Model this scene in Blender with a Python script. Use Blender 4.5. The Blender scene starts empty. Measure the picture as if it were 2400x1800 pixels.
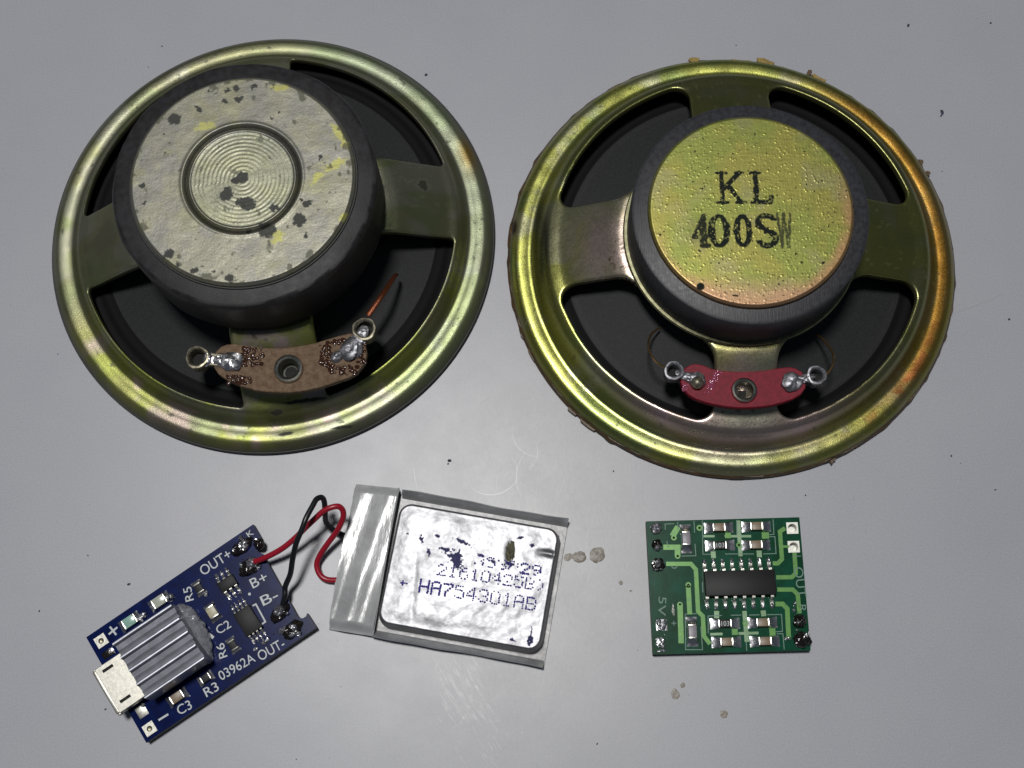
import bpy, math, random
import numpy as np
from mathutils import Matrix, Vector
random.seed(7)
SC = bpy.context.scene
COL = SC.collection
SC.unit_settings.scale_length = 0.01      # 1 unit = 1 cm; lengths below are written in millimetres
S = 0.1

# ------------------------------------------------------------------ camera
TILT, ROLL, FPX, DIST = math.radians(15.36), math.radians(-3.7), 2971.4, 201.0
CR = Matrix.Rotation(TILT, 3, 'X') @ Matrix.Rotation(ROLL, 3, 'Z')
CP = CR @ Vector((0, 0, DIST))
cam = bpy.data.cameras.new('camera')
cam.lens = FPX / 2400 * 36
cam.sensor_width = 36
cam.clip_start = 0.1
cam.clip_end = 2000
co = bpy.data.objects.new('camera', cam)
COL.objects.link(co)
co.matrix_world = Matrix.Translation(CP * S) @ CR.to_4x4()
SC.camera = co

def P(u, v, z=0.0):
    """photograph position -> point of the place at height z (mm)"""
    d = CR @ Vector((u - 1200, -(v - 900), -FPX))
    return CP + d * ((z - CP.z) / d.z)

# ------------------------------------------------------------------ world, lamps, exposure
W = bpy.data.worlds.new('World')
SC.world = W
W.use_nodes = True
W.node_tree.nodes['Background'].inputs[0].default_value = (0.62, 0.78, 1.0, 1)
W.node_tree.nodes['Background'].inputs[1].default_value = 0.06
SC.view_settings.view_transform = 'Standard'
SC.view_settings.look = 'None'
SC.view_settings.exposure = 0.0

def lamp(name, pos, target, size, power, color, shape='DISK', size_y=None):
    l = bpy.data.lights.new(name, 'AREA')
    l.shape = shape
    l.size = size * S
    if size_y: l.size_y = size_y * S
    l.energy = power
    l.color = color
    o = bpy.data.objects.new(name, l)
    COL.objects.link(o)
    o.location = Vector(pos) * S
    o.rotation_euler = (Vector(target) - Vector(pos)).to_track_quat('-Z', 'Y').to_euler()
    return o

lamp('desk_lamp', (-95, 155, 1200), (0, 0, 0), 190, 98000, (1.0, 0.985, 0.965))

# ------------------------------------------------------------------ numpy noise
def _h(ix, iy, s):
    n = (ix * 374761393 + iy * 668265263 + s * 1442695041) & 0xFFFFFFFF
    n = ((n ^ (n >> 13)) * 1274126177) & 0xFFFFFFFF
    return ((n ^ (n >> 16)) & 0xFFFF) / 65535.0
def vn(x, y, s=0):
    x = np.asarray(x, float); y = np.asarray(y, float)
    ix = np.floor(x).astype(np.int64); iy = np.floor(y).astype(np.int64)
    fx = x - ix; fy = y - iy
    fx = fx * fx * (3 - 2 * fx); fy = fy * fy * (3 - 2 * fy)
    a = _h(ix, iy, s); b = _h(ix + 1, iy, s); c = _h(ix, iy + 1, s); d = _h(ix + 1, iy + 1, s)
    return (a * (1 - fx) + b * fx) * (1 - fy) + (c * (1 - fx) + d * fx) * fy
def fbm(x, y, s=0, o=4):
    t = 0; a = 0.5; n = 0
    for i in range(o):
        t = t + a * vn(x * 2**i + 17.3 * i, y * 2**i - 9.1 * i, s + i); n += a; a *= 0.55
    return t / n
def sst(a, b, x):
    t = np.clip((x - a) / (b - a), 0, 1)
    return t * t * (3 - 2 * t)

# ------------------------------------------------------------------ materials
MATS = {}
def nt(name):
    m = bpy.data.materials.new(name); m.use_nodes = True
    t = m.node_tree; b = t.nodes['Principled BSDF']
    MATS[name] = m
    return m, t, b
def N(t, kind, **kw):
    n = t.nodes.new(kind)
    for k, v in kw.items():
        if k.startswith('i_'): n.inputs[k[2:].replace('_', ' ')].default_value = v
        else: setattr(n, k, v)
    return n
def bump_chain(t, b, specs, vec):
    prev = None
    for (kind, scale, strength, dist, stretch) in specs:
        mp = N(t, 'ShaderNodeMapping'); mp.inputs['Scale'].default_value = stretch
        t.links.new(vec, mp.inputs['Vector'])
        if kind == 'noise':
            n = N(t, 'ShaderNodeTexNoise', i_Scale=scale, i_Detail=4.0); out = n.outputs['Fac']
        else:
            v = N(t, 'ShaderNodeTexVoronoi', i_Scale=scale)
            r = N(t, 'ShaderNodeMapRange'); r.inputs[1].default_value = 0.0; r.inputs[2].default_value = 0.32
            r.inputs[3].default_value = 1.0; r.inputs[4].default_value = 0.0
            t.links.new(v.outputs['Distance'], r.inputs[0]); n = v; out = r.outputs[0]
        t.links.new(mp.outputs[0], n.inputs['Vector'])
        bp = N(t, 'ShaderNodeBump'); bp.inputs['Strength'].default_value = strength; bp.inputs['Distance'].default_value = dist * 0.35
        t.links.new(out, bp.inputs['Height'])
        if prev: t.links.new(prev.outputs[0], bp.inputs['Normal'])
        prev = bp
    if prev: t.links.new(prev.outputs[0], b.inputs['Normal'])

def mat(name, col, metal=0.0, rough=0.5, var=0.0, vscale=20, bumps=(), spec=0.5, coat=0.0, col2=None, alpha=None, trans=0.0, rvar=0.0):
    m, t, b = nt(name)
    b.inputs['Base Color'].default_value = (*col, 1)
    b.inputs['Metallic'].default_value = metal
    b.inputs['Roughness'].default_value = rough
    b.inputs['Specular IOR Level'].default_value = spec
    b.inputs['Coat Weight'].default_value = coat
    b.inputs['Coat Roughness'].default_value = 0.08
    b.inputs['Transmission Weight'].default_value = trans
    if alpha is not None: b.inputs['Alpha'].default_value = alpha
    tc = N(t, 'ShaderNodeTexCoord')
    if var or col2:
        n = N(t, 'ShaderNodeTexNoise', i_Scale=vscale, i_Detail=6.0, i_Roughness=0.65)
        t.links.new(tc.outputs['Object'], n.inputs['Vector'])
        r = N(t, 'ShaderNodeValToRGB')
        r.color_ramp.elements[0].position = 0.35; r.color_ramp.elements[1].position = 0.68
        c2 = col2 or tuple(c * (1 - var) for c in col)
        r.color_ramp.elements[0].color = (*c2, 1); r.color_ramp.elements[1].color = (*col, 1)
        t.links.new(n.outputs['Fac'], r.inputs['Fac']); t.links.new(r.outputs[0], b.inputs['Base Color'])
        if rvar:
            q = N(t, 'ShaderNodeMapRange'); q.inputs[3].default_value = rough - rvar; q.inputs[4].default_value = rough + rvar
            t.links.new(n.outputs['Fac'], q.inputs[0]); t.links.new(q.outputs[0], b.inputs['Roughness'])
    bump_chain(t, b, bumps, tc.outputs['Object'])
    return m

def attr_mat(name, rough=0.35, bumps=(), rnoise=0.12, rscale=30, aniso=0.0):
    """colour and metalness come from the per-point attribute 'paint' (wear, stains, print, some painted shade)"""
    m, t, b = nt(name)
    a = N(t, 'ShaderNodeAttribute', attribute_name='paint')
    t.links.new(a.outputs['Color'], b.inputs['Base Color'])
    t.links.new(a.outputs['Alpha'], b.inputs['Metallic'])
    sp_ = N(t, 'ShaderNodeMath', operation='MULTIPLY'); sp_.inputs[1].default_value = 0.6
    t.links.new(a.outputs['Alpha'], sp_.inputs[0]); t.links.new(sp_.outputs[0], b.inputs['Specular IOR Level'])
    tc = N(t, 'ShaderNodeTexCoord')
    n = N(t, 'ShaderNodeTexNoise', i_Scale=rscale, i_Detail=5.0)
    t.links.new(tc.outputs['Object'], n.inputs['Vector'])
    q = N(t, 'ShaderNodeMapRange'); q.inputs[3].default_value = rough - rnoise; q.inputs[4].default_value = rough + rnoise
    t.links.new(n.outputs['Fac'], q.inputs[0]); t.links.new(q.outputs[0], b.inputs['Roughness'])
    bump_chain(t, b, bumps, tc.outputs['Object'])
    return m

U1 = (1, 1, 1)
M_basket_l = attr_mat('dull_passivated_steel', 0.38, [('noise', 70, 0.6, 0.012, U1), ('noise', 9, 0.15, 0.02, U1)])
M_basket_r = attr_mat('yellow_passivated_steel', 0.30, [('noise', 70, 0.45, 0.01, U1), ('noise', 6, 0.12, 0.02, U1)])
M_plate_l = attr_mat('weathered_steel_plate', 0.46, [('noise', 26, 0.28, 0.02, U1), ('noise', 90, 0.35, 0.01, U1)], 0.14, 40)
M_plate_r = attr_mat('blistered_yellow_plate', 0.40, [('voronoi', 14, 0.3, 0.012, U1),
                     ('noise', 40, 0.3, 0.01, (1, 0.12, 1))], 0.12, 30)
M_ferrite_l = mat('ferrite_speckled', (0.026, 0.026, 0.030), 0.0, 0.5, vscale=9, col2=(0.015, 0.013, 0.012), spec=0.3,
                  bumps=[('noise', 45, 0.35, 0.015, U1)], rvar=0.15)
M_ferrite_r = mat('ferrite_ground', (0.040, 0.041, 0.048), 0.0, 0.42, vscale=14, spec=0.35, col2=(0.022, 0.022, 0.026),
                  bumps=[('noise', 30, 0.6, 0.012, (3.2, 0.12, 1))], rvar=0.15)
M_cone = mat('black_cone_paper', (0.027, 0.028, 0.028), 0.0, 0.6, spec=0.3, vscale=30, col2=(0.015, 0.016, 0.016), bumps=[('noise', 70, 0.35, 0.012, U1)])
M_surround_shade = mat('shade_black_surround', (0.0065, 0.0065, 0.007), 0.0, 0.7, spec=0.12)  # surround cloth, near-black to stand in for shade under the window edges
M_steel_d = mat('dark_washer_steel', (0.30, 0.29, 0.17), 0.8, 0.45, var=0.5, vscale=10)
M_solder = mat('solder', (0.80, 0.80, 0.82), 1.0, 0.34, var=0.35, vscale=35, bumps=[('noise', 30, 0.5, 0.02, U1)], rvar=0.1)
M_solder_dull = mat('dull_solder', (0.40, 0.40, 0.43), 0.85, 0.46, var=0.5, vscale=30, bumps=[('noise', 26, 0.6, 0.02, U1)], rvar=0.12)
M_tin = mat('tinned_brass', (0.50, 0.46, 0.34), 0.9, 0.38, var=0.6, vscale=25, bumps=[('noise', 40, 0.2, 0.01, U1)])
M_rivet = mat('plated_rivet', (0.62, 0.61, 0.52), 1.0, 0.28, var=0.45, vscale=25, bumps=[('noise', 30, 0.2, 0.01, U1)])
M_phenolic = mat('brown_phenolic', (0.235, 0.165, 0.11), 0.0, 0.6, spec=.12, vscale=11, col2=(0.135, 0.085, 0.052),
                 bumps=[('noise', 16, 1.0, 0.05, (0.25, 3, 1)), ('noise', 16, 1.0, 0.05, (3, 0.25, 1))])
M_red_fibre = mat('red_fibre', (0.24, 0.010, 0.030), 0.0, 0.5, spec=.2, vscale=14, col2=(0.15, 0.007, 0.016), bumps=[('noise', 40, 0.25, 0.01, U1)])
M_rosin = mat('amber_rosin', (0.06, 0.022, 0.010), 0.0, 0.16, var=0.5, vscale=30, coat=0.6)
M_rosin_clear = mat('clear_rosin_on_red', (0.36, 0.07, 0.14), 0.0, 0.14, var=0.4, vscale=30, coat=0.8)
M_copper = mat('copper_braid', (0.20, 0.055, 0.02), 0.7, 0.35, var=0.6, vscale=60, bumps=[('noise', 50, 0.5, 0.02, U1)])
M_goldwire = mat('tinsel_wire', (0.48, 0.30, 0.13), 0.9, 0.3, var=0.6, vscale=80)
M_residue = mat('brown_glue_residue', (0.115, 0.062, 0.016), 0.0, 0.45, vscale=7, col2=(0.045, 0.028, 0.014), bumps=[('noise', 30, 0.6, 0.03, U1)])
M_residue_y = mat('yellow_glue_residue', (0.34, 0.23, 0.05), 0.0, 0.4, var=0.4, vscale=10, bumps=[('noise', 30, 0.6, 0.03, U1)])
M_gasket = mat('dark_gasket_edge', (0.035, 0.034, 0.032), 0.0, 0.6, var=0.4, vscale=20)
M_blue = mat('blue_solder_mask', (0.0012, 0.010, 0.085), 0.0, 0.20, vscale=5, col2=(0.001, 0.005, 0.045), spec=0.08, bumps=[('noise', 12, 0.05, 0.01, U1)])
M_green = mat('green_solder_mask', (0.003, 0.074, 0.040), 0.0, 0.20, vscale=3.5, col2=(0.002, 0.040, 0.014), spec=0.2, bumps=[('noise', 14, 0.06, 0.01, U1)])
M_trace = mat('green_mask_over_copper', (0.15, 0.35, 0.07), 0.15, 0.26, vscale=12, col2=(0.11, 0.26, 0.08), spec=0.4)
M_trace_pale = mat('pale_mask_over_copper', (0.22, 0.33, 0.20), 0.2, 0.3, vscale=12, col2=(0.15, 0.26, 0.13), spec=0.4)
M_edge = mat('board_edge_fibre', (0.09, 0.085, 0.06), 0.0, 0.7, var=0.4, vscale=30)
M_silk = mat('white_legend_ink', (0.62, 0.66, 0.66), 0.0, 0.5, var=0.25, vscale=40)
M_silk_pale = mat('pale_legend_ink', (0.15, 0.28, 0.22), 0.0, 0.5, var=0.4, vscale=40)
M_epoxy = mat('black_epoxy', (0.010, 0.0095, 0.0095), 0.0, 0.5, spec=0.25, vscale=40, col2=(0.011, 0.010, 0.011), bumps=[('noise', 60, 0.3, 0.01, U1)])
M_capbody = mat('ceramic_tan', (0.26, 0.19, 0.12), 0.0, 0.4, var=0.25, vscale=30)
M_capgrey = mat('ceramic_grey', (0.27, 0.25, 0.28), 0.0, 0.4, var=0.2, vscale=30)
M_cappale = mat('ceramic_pale', (0.46, 0.42, 0.28), 0.0, 0.4, var=0.15, vscale=30)
M_term = mat('tin_terminal', (0.86, 0.84, 0.76), 1.0, 0.26, var=0.2, vscale=40, bumps=[('noise', 40, 0.4, 0.01, U1)])
M_pad = mat('tinned_pad', (0.50, 0.49, 0.44), 0.8, 0.4, var=0.4, vscale=25, bumps=[('noise', 30, 0.2, 0.01, U1)])
M_whitepad = mat('silvered_pad', (0.66, 0.66, 0.60), 0.5, 0.45, var=0.2, vscale=30)
M_flux = mat('burnt_flux', (0.014, 0.010, 0.008), 0.0, 0.16, var=0.5, vscale=25, coat=0.6, bumps=[('noise', 25, 0.7, 0.02, U1)])
M_hole = mat('hole_dark', (0.004, 0.004, 0.004), 0.0, 0.8)
M_usb = mat('connector_shell', (0.46, 0.45, 0.40), 1.0, 0.40, var=0.3, vscale=25, bumps=[('noise', 60, 0.12, 0.005, U1)])
M_sink = mat('extruded_aluminium', (0.40, 0.41, 0.46), 0.8, 0.36, var=0.3, vscale=6, bumps=[('noise', 40, 0.35, 0.01, (0.15, 2.5, 1))])
M_glue = mat('clear_glue', (0.42, 0.43, 0.46), 0.0, 0.14, var=0.2, vscale=18, alpha=0.62, coat=1.0, bumps=[('noise', 11, 0.9, 0.06, U1)])
M_led = mat('led_lens', (0.50, 0.53, 0.44), 0.0, 0.2, var=0.25, vscale=30, coat=0.5)
M_led_g = mat('led_lens_green', (0.33, 0.55, 0.46), 0.0, 0.2, var=0.3, vscale=30, coat=0.5)
M_redw = mat('red_insulation', (0.36, 0.010, 0.026), 0.0, 0.32, var=0.15, vscale=6, bumps=[('noise', 14, 0.1, 0.01, U1)])
M_blackw = mat('black_insulation', (0.010, 0.011, 0.014), 0.0, 0.34, var=0.2, vscale=6)
M_foil = attr_mat('pouch_foil', 0.42, [('noise', 7, 0.2, 0.05, U1), ('noise', 2.2, 0.38, 0.12, U1)], 0.08, 12)
M_tape = mat('clear_tape_over_foil', (0.52, 0.525, 0.53), 0.10, 0.26, var=0.35, vscale=2.2, bumps=[('noise', 5, 0.5, 0.05, (1.6, 0.45, 1)), ('noise', 22, 0.15, 0.02, (2, 0.5, 1))], coat=0.3)
M_ink = mat('violet_blue_ink', (0.045, 0.038, 0.24), 0.0, 0.6, spec=0.1)
M_ink_black = mat('black_scuff', (0.02, 0.02, 0.05), 0.1, 0.4)
M_tear = mat('torn_pouch_layer', (0.15, 0.14, 0.075), 0.0, 0.6, spec=.2, vscale=18, col2=(0.035, 0.035, 0.03), bumps=[('noise', 20, 0.8, 0.04, U1)])
M_speck = mat('dark_specks', (0.03, 0.03, 0.06), 0.0, 0.6)
M_gluespot = mat('tan_glue_spot', (0.30, 0.275, 0.235), 0.0, 0.42, vscale=7, col2=(0.19, 0.165, 0.125), bumps=[('noise', 14, 0.7, 0.04, U1)])

def table_mat():
    m, t, b = nt('table_laminate')
    tc = N(t, 'ShaderNodeTexCoord')
    n1 = N(t, 'ShaderNodeTexNoise', i_Scale=0.45, i_Detail=5.0)
    n2 = N(t, 'ShaderNodeTexNoise', i_Scale=42.0, i_Detail=3.0)
    for n in (n1, n2): t.links.new(tc.outputs['Object'], n.inputs['Vector'])
    r1 = N(t, 'ShaderNodeValToRGB')
    r1.color_ramp.elements[0].color = (0.362, 0.368, 0.402, 1); r1.color_ramp.elements[0].position = 0.3
    r1.color_ramp.elements[1].color = (0.388, 0.393, 0.422, 1); r1.color_ramp.elements[1].position = 0.75
    t.links.new(n1.outputs['Fac'], r1.inputs['Fac'])
    r2 = N(t, 'ShaderNodeMapRange'); r2.inputs[1].default_value = 0.25; r2.inputs[2].default_value = 0.75
    r2.inputs[3].default_value = 0.89; r2.inputs[4].default_value = 1.11
    t.links.new(n2.outputs['Fac'], r2.inputs[0])
    mx = N(t, 'ShaderNodeMix', data_type='RGBA', blend_type='MULTIPLY'); mx.inputs[0].default_value = 1
    t.links.new(r1.outputs[0], mx.inputs[6]); t.links.new(r2.outputs[0], mx.inputs[7])
    # rubbed, slightly dirty patch in the middle front of the table
    mp = N(t, 'ShaderNodeMapping'); c = P(1230, 1300)
    mp.inputs['Location'].default_value = (-c.x * S * 0.30, -c.y * S * 0.26, 0)
    mp.inputs['Scale'].default_value = (0.30, 0.26, 0.0)
    t.links.new(tc.outputs['Object'], mp.inputs['Vector'])
    ln = N(t, 'ShaderNodeVectorMath', operation='LENGTH'); t.links.new(mp.outputs[0], ln.inputs[0])
    mk = N(t, 'ShaderNodeMapRange', interpolation_type='SMOOTHSTEP'); mk.inputs[1].default_value = 1.25; mk.inputs[2].default_value = 0.1
    t.links.new(ln.outputs['Value'], mk.inputs[0])
    n3 = N(t, 'ShaderNodeTexNoise', i_Scale=14.0, i_Detail=8.0, i_Roughness=0.75)
    mp3 = N(t, 'ShaderNodeMapping'); mp3.inputs['Scale'].default_value = (1.6, 0.7, 1); mp3.inputs['Rotation'].default_value = (0, 0, 0.4)
    t.links.new(tc.outputs['Object'], mp3.inputs['Vector']); t.links.new(mp3.outputs[0], n3.inputs['Vector'])
    r3 = N(t, 'ShaderNodeValToRGB')
    r3.color_ramp.elements[0].color = (0.325, 0.32, 0.315, 1); r3.color_ramp.elements[0].position = 0.36
    r3.color_ramp.elements[1].color = (0.46, 0.455, 0.44, 1); r3.color_ramp.elements[1].position = 0.70
    t.links.new(n3.outputs['Fac'], r3.inputs['Fac'])
    ms = N(t, 'ShaderNodeMath', operation='MULTIPLY'); ms.inputs[1].default_value = 0.55
    t.links.new(mk.outputs[0], ms.inputs[0])
    mm = N(t, 'ShaderNodeMix', data_type='RGBA'); t.links.new(ms.outputs[0], mm.inputs[0])
    t.links.new(mx.outputs[2], mm.inputs[6]); t.links.new(r3.outputs[0], mm.inputs[7])
    t.links.new(mm.outputs[2], b.inputs['Base Color'])
    n5 = N(t, 'ShaderNodeTexNoise', i_Scale=1.3, i_Detail=8.0, i_Roughness=0.7); t.links.new(tc.outputs['Object'], n5.inputs['Vector'])
    r5 = N(t, 'ShaderNodeMapRange'); r5.inputs[1].default_value = 0.3; r5.inputs[2].default_value = 0.7; r5.inputs[3].default_value = 0.36; r5.inputs[4].default_value = 0.40; b.inputs['Specular IOR Level'].default_value = 0.5
    t.links.new(n5.outputs['Fac'], r5.inputs[0]); t.links.new(r5.outputs[0], b.inputs['Roughness'])
    bump_chain(t, b, [('noise', 3, 0.1, 0.02, U1), ('noise', 60, 0.12, 0.004, U1)], tc.outputs['Object'])
    return m
M_table = table_mat()

# ------------------------------------------------------------------ object helpers
def link(name, me, m, parent=None, loc=(0, 0, 0), rz=0.0, label=None, kind=None, scale=None):
    o = bpy.data.objects.new(name, me)
    COL.objects.link(o)
    if m is not None and not me.materials: me.materials.append(m)
    o.parent = parent
    o.location = Vector(loc) * S
    o.rotation_euler = (0, 0, rz)
    if scale is not None: o.scale = scale
    if label: o['label'] = label
    if kind: o['kind'] = kind
    return o
def thing(name, label, cat, loc, rz=0.0, group=None):
    o = bpy.data.objects.new(name, None); COL.objects.link(o)
    o.empty_display_size = 0.2
    o.location = Vector(loc) * S; o.rotation_euler = (0, 0, rz)
    o['label'] = label; o['category'] = cat
    if group: o['group'] = group
    return o

class MB:
    def __init__(s): s.v = []; s.f = []
    def add(s, vs, fs):
        b = len(s.v); s.v += [tuple(v) for v in vs]; s.f += [tuple(b + i for i in f) for f in fs]
        return s
    def box(s, cx, cy, z0, z1, sx, sy, a=0.0, ch=0.0):
        c, n = math.cos(a), math.sin(a)
        def rect(hx, hy, z): return [(cx + x * c - y * n, cy + x * n + y * c, z) for x, y in ((-hx, -hy), (hx, -hy), (hx, hy), (-hx, hy))]
        hx, hy = sx / 2, sy / 2
        if ch > 0:
            k = ch * 0.7
            def oct_(hx, hy, z, k):
                return [(cx + x * c - y * n, cy + x * n + y * c, z) for x, y in
                        ((-hx + k, -hy), (hx - k, -hy), (hx, -hy + k), (hx, hy - k), (hx - k, hy), (-hx + k, hy), (-hx, hy - k), (-hx, -hy + k))]
            L = [oct_(hx, hy, z0, k), oct_(hx, hy, z1 - ch, k), oct_(hx - ch * .3, hy - ch * .3, z1 - ch * .3, k), oct_(hx - ch, hy - ch, z1, k)]
            vs = sum(L, []); fs = [tuple(range(7, -1, -1)), tuple(range(24, 32))]
            for r in range(3):
                for i in range(8): fs.append((r * 8 + i, r * 8 + (i + 1) % 8, r * 8 + 8 + (i + 1) % 8, r * 8 + 8 + i))
            return s.add(vs, fs)
        vs = rect(hx, hy, z0) + rect(hx, hy, z1)
        return s.add(vs, [(3, 2, 1, 0), (4, 5, 6, 7), (0, 1, 5, 4), (1, 2, 6, 5), (2, 3, 7, 6), (3, 0, 4, 7)])
    def prism(s, poly, z0, z1, ch=0.0):
        n = len(poly)
        ar = sum(poly[i][0] * poly[(i + 1) % n][1] - poly[(i + 1) % n][0] * poly[i][1] for i in range(n))
        if ar < 0: poly = poly[::-1]
        rings = [(poly, z0), (poly, z1 - ch)]
        if ch:
            ins = []
            for i in range(n):
                p0, p1, p2 = Vector(poly[i - 1][:2]), Vector(poly[i][:2]), Vector(poly[(i + 1) % n][:2])
                d1 = (p1 - p0).normalized(); d2 = (p2 - p1).normalized()
                nn = (Vector((-d1.y, d1.x)) + Vector((-d2.y, d2.x)))
                nn = nn.normalized() if nn.length > 1e-6 else Vector((-d1.y, d1.x))
                q = p1 + nn * ch; ins.append((q.x, q.y))
            rings.append((ins, z1))
        vs = []; fs = []
        for pl, z in rings: vs += [(p[0], p[1], z) for p in pl]
        for r in range(len(rings) - 1):
            for i in range(n): fs.append((r * n + i, r * n + (i + 1) % n, (r + 1) * n + (i + 1) % n, (r + 1) * n + i))
        fs.append(tuple(range(n - 1, -1, -1))); k = (len(rings) - 1) * n; fs.append(tuple(range(k, k + n)))
        return s.add(vs, fs)
    def lathe(s, prof, cx=0, cy=0, n=48, close=False, wob=None):
        vs = []; fs = []; m = len(prof)
        for j, (r, z) in enumerate(prof):
            for i in range(n):
                a = 2 * math.pi * i / n
                rr = r * (wob(a, j) if wob else 1)
                vs.append((cx + rr * math.cos(a), cy + rr * math.sin(a), z))
        for j in range(m if close else m - 1):
            k = (j + 1) % m
            for i in range(n):
                fs.append((j * n + i, k * n + i, k * n + (i + 1) % n, j * n + (i + 1) % n))
        if not close:
            if prof[-1][0] > 0: fs.append(tuple((m - 1) * n + i for i in range(n - 1, -1, -1)))
        fs = [f[::-1] for f in fs]
        return s.add(vs, fs)
    def torus(s, cx, cy, cz, R, r, n=32, m=10, zs=1.0):
        prof = [(R + r * math.cos(2 * math.pi * k / m), cz + r * zs * math.sin(2 * math.pi * k / m)) for k in range(m)]
        return s.lathe(prof, cx, cy, n, close=True)
    def tube(s, pts, r, m=12, cap=True, smooth=6, flat=1.0):
        P_ = [Vector(p) for p in pts]
        if smooth:
            out = []
            for i in range(len(P_) - 1):
                a, b, c, d = P_[max(i - 1, 0)], P_[i], P_[i + 1], P_[min(i + 2, len(P_) - 1)]
                for k in range(smooth):
                    t = k / smooth
                    out.append(0.5 * ((2 * b) + (c - a) * t + (2 * a - 5 * b + 4 * c - d) * t * t + (3 * b - a - 3 * c + d) * t ** 3))
            out.append(P_[-1]); P_ = out
        vs = []; fs = []; n = len(P_); up = Vector((0, 0, 1))
        u = None
        for i, p in enumerate(P_):
            t = (P_[min(i + 1, n - 1)] - P_[max(i - 1, 0)]).normalized()
            if u is None:
                u = t.cross(up)
                if u.length < 0.1: u = t.cross(Vector((1, 0, 0)))
                u.normalize()
            u = (u - t * u.dot(t)).normalized(); w = u.cross(t)
            rr = r(i / (n - 1)) if callable(r) else r
            for k in range(m):
                a = 2 * math.pi * k / m
                vs.append(p + u * rr * math.cos(a) + w * rr * math.sin(a) * flat)
        for i in range(n - 1):
            for k in range(m): fs.append((i * m + k, i * m + (k + 1) % m, (i + 1) * m + (k + 1) % m, (i + 1) * m + k))
        if cap: fs.append(tuple(range(m - 1, -1, -1))); fs.append(tuple((n - 1) * m + k for k in range(m)))
        return s.add(vs, fs)
    def blob(s, cx, cy, z, rx, ry, h, seed=0, lump=0.25, a=0.0, n=22, rings=8, fr=2.2):
        vs = []; fs = []; c, sn = math.cos(a), math.sin(a)
        for j in range(rings + 1):
            th = (math.pi / 2) * j / rings
            for i in range(n):
                ph = 2 * math.pi * i / n
                d = (math.cos(th) * math.cos(ph), math.cos(th) * math.sin(ph), math.sin(th))
                w = 1 + lump * (float(fbm(np.array(d[0] * fr + d[2] * 3 + seed * 5.1), np.array(d[1] * fr + seed * 3.3 - d[2] * 2), seed, 3)) - 0.5) * 2
                x, y = d[0] * rx * w, d[1] * ry * w
                vs.append((cx + x * c - y * sn, cy + x * sn + y * c, z + d[2] ** 0.8 * h * (w if j == rings else w)))
        for j in range(rings):
            for i in range(n): fs.append((j * n + i, j * n + (i + 1) % n, (j + 1) * n + (i + 1) % n, (j + 1) * n + i))
        return s.add(vs, fs)
    def ribbon(s, pts, w, z0, z1):
        n = len(pts); L = []; R_ = []
        for i in range(n):
            p = Vector(pts[i][:2])
            d1 = (p - Vector(pts[i - 1][:2])).normalized() if i > 0 else None
            d2 = (Vector(pts[i + 1][:2]) - p).normalized() if i < n - 1 else None
            if d1 is None: d1 = d2
            if d2 is None: d2 = d1
            nn = Vector((-d1.y, d1.x)) + Vector((-d2.y, d2.x)); nn.normalize()
            k = (w / 2) / max(0.35, nn.dot(Vector((-d1.y, d1.x))))
            L.append(p + nn * k); R_.append(p - nn * k)
        for i in range(n - 1):
            q = [R_[i], R_[i + 1], L[i + 1], L[i]]
            vs = [(p.x, p.y, z0) for p in q] + [(p.x, p.y, z1) for p in q]
            fs = [(4, 5, 6, 7), (0, 1, 5, 4), (2, 3, 7, 6)]
            if i == 0: fs.append((3, 0, 4, 7))
            if i == n - 2: fs.append((1, 2, 6, 5))
            s.add(vs, fs)
        return s
    def mesh(s, name, smooth=True, ang=35):
        me = bpy.data.meshes.new(name)
        me.from_pydata([(x * S, y * S, z * S) for x, y, z in s.v], [], s.f)
        me.validate()
        if smooth:
            me.shade_smooth(); me.set_sharp_from_angle(angle=math.radians(ang))
        me.update()
        return me
    def build(s, name, m, parent=None, label=None, kind=None, smooth=True, ang=35, loc=(0, 0, 0), rz=0):
        return link(name, s.mesh(name, smooth, ang), m, parent, loc, rz, label, kind)

def grid_mesh(name, V, F, col, m, parent, label=None, ang=50):
    me = bpy.data.meshes.new(name)
    me.vertices.add(len(V)); me.vertices.foreach_set('co', (np.asarray(V, np.float32) * S).ravel())
    F = np.asarray(F, np.int32)
    me.loops.add(F.size); me.loops.foreach_set('vertex_index', F.ravel())
    me.polygons.add(len(F)); me.polygons.foreach_set('loop_start', np.arange(0, F.size, F.shape[1], dtype=np.int32))
    me.update(calc_edges=True)
    at = me.color_attributes.new('paint', 'FLOAT_COLOR', 'POINT')
    at.data.foreach_set('color', np.asarray(col, np.float32).ravel())
    me.validate()
    me.shade_smooth(); me.set_sharp_from_angle(angle=math.radians(ang))
    return link(name, me, m, parent, label=label)

def text_mesh(txt, size, bold=0.0):
    cu = bpy.data.curves.new('legend', 'FONT'); cu.body = txt; cu.size = size * S
    cu.align_x = 'CENTER'; cu.align_y = 'CENTER'; cu.extrude = 0.006 * S * 2; cu.offset = bold * S
    o = bpy.data.objects.new('legend', cu); COL.objects.link(o)
    dg = bpy.context.evaluated_depsgraph_get(); dg.update()
    me = bpy.data.meshes.new_from_object(o.evaluated_get(dg))
    bpy.data.objects.remove(o); bpy.data.curves.remove(cu)
    me.materials.clear()
    return me

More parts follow.
